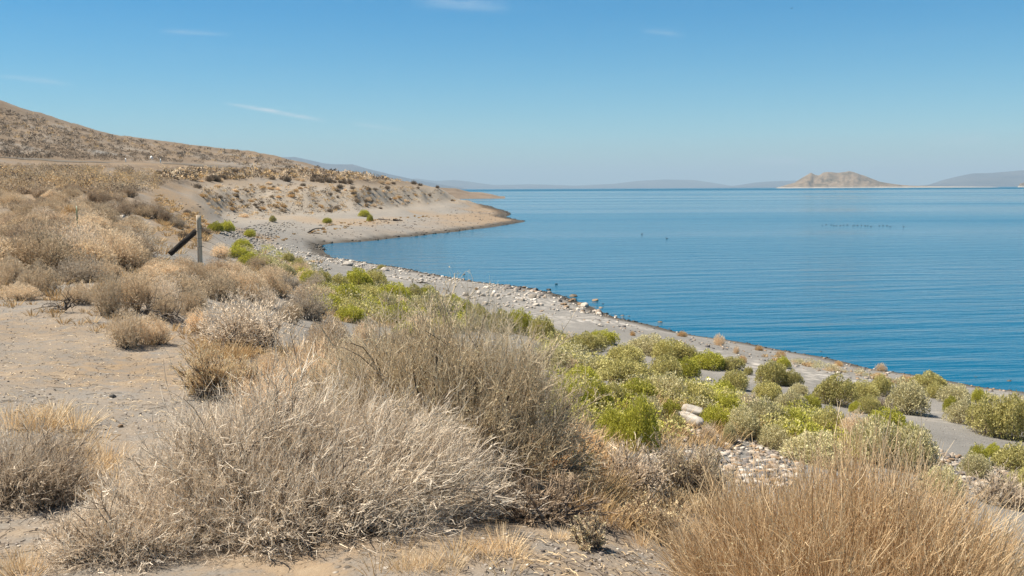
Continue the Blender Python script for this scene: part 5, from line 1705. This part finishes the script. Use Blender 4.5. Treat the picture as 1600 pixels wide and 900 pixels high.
def bird_mesh():
    """a swimming waterbird as one closed body: tail, back, breast, neck, head and bill along one spine"""
    sp_ = np.array([(-.24, 0, .06), (-.20, 0, .06), (-.12, 0, .055), (0, 0, .05), (.10, 0, .055), (.15, 0, .09), (.165, 0, .16), (.175, 0, .21), (.205, 0, .225), (.235, 0, .222), (.29, 0, .215)])
    ra = np.array([.004, .03, .07, .085, .07, .042, .028, .030, .032, .016, .003])
    V, Q, i = tubes(sp_[None], ra[None], np.random.default_rng(2), 8)
    return Soup().add(V, Q).mesh('waterbird', bm_, smooth=True)


BIRD = bird_mesh()
RB = np.random.default_rng(4)
for j, x in enumerate([1285, 1291, 1299, 1303, 1307, 1313, 1318, 1324, 1333, 1336, 1340, 1346, 1352, 1356, 1361, 1374, 1380, 1386, 1391, 1412]):
    p = pt(x, 352 + 1.5 * (x - 1290) / 100 + RB.uniform(-.9, .9), z=0.0)
    o = link('waterbird', BIRD, loc=p, rz=RB.choice([0, PI]) + RB.normal() * .5, sc=0.55)
    tag(o, 'small dark waterbird in the loose line of birds on the open lake', 'bird', 'waterbirds in a line on the lake')
for x, y, lab in [(1003, 366, 'lone dark waterbird on the lake, left of the other lone one'), (1042, 373, 'lone dark waterbird on the lake, nearest to the shore rocks')]:
    tag(link('waterbird', BIRD, loc=pt(x, y, z=0), rz=RB.uniform(0, 6), sc=0.6), lab, 'bird')
s = Soup()
V, Q, i = tubes(np.array([[(-.3, 0, 0), (-.15, 0, 0), (0, 0, .02), (.2, 0, .03), (.3, 0, .03), (.36, 0, .02)]]), np.array([[.02, .05, .09, .07, .05, .01]]), np.random.default_rng(1), 8)
s.add(V, Q)
for sg_ in (-1, 1):
    V = np.array([(.15, sg_ * .05, .05), (.18, sg_ * .35, .16), (.05, sg_ * .75, .10), (-.06, sg_ * .74, .09), (-.05, sg_ * .35, .14), (-.12, sg_ * .05, .04)])
    V = np.concatenate([V, V + np.array([0, 0, .015])])
    s.add(V, [(0, 1, 4, 5), (1, 2, 3, 4), (6, 7, 10, 11), (7, 8, 9, 10), (0, 1, 7, 6), (1, 2, 8, 7), (2, 3, 9, 8), (3, 4, 10, 9), (4, 5, 11, 10)])
tag(link('flying_bird', s.mesh('flying_bird', bm_), loc=pt(1237, 13, Y=330), rz=0.5), 'tiny dark bird flying alone high in the sky', 'bird')

# ------------------------------------------------------------------ labels told apart by their order from left to right
_ten = {20: ('twentieth', 'twenty'), 30: ('thirtieth', 'thirty'), 40: ('fortieth', 'forty'), 50: ('fiftieth', 'fifty')}
ORD = ['', 'second', 'third', 'fourth', 'fifth', 'sixth', 'seventh', 'eighth', 'ninth', 'tenth', 'eleventh', 'twelfth', 'thirteenth', 'fourteenth', 'fifteenth', 'sixteenth', 'seventeenth', 'eighteenth', 'nineteenth']
for q_ in (20, 30, 40, 50):
    ORD += [_ten[q_][0]] + [_ten[q_][1] + '-' + u_ for u_ in ['first'] + ORD[1:9]]
sets = {}
for zone, word, o, px, grp, cat in ROWS:
    sets.setdefault((zone, word), []).append((px, o, grp, cat))
for (zone, word), lst in sets.items():
    lst.sort(key=lambda e: e[0])
    where = 'at the front of the scene' if zone == 'fr' else zone
    for i, (px, o, grp, cat) in enumerate(lst):
        n_ = len(lst)
        pos = 'only ' + word if n_ == 1 else 'leftmost ' + word if i == 0 else 'rightmost ' + word if i == n_ - 1 else f'{ORD[i]} {word} from left'
        tag(o, f'{pos} {where}', cat, grp)
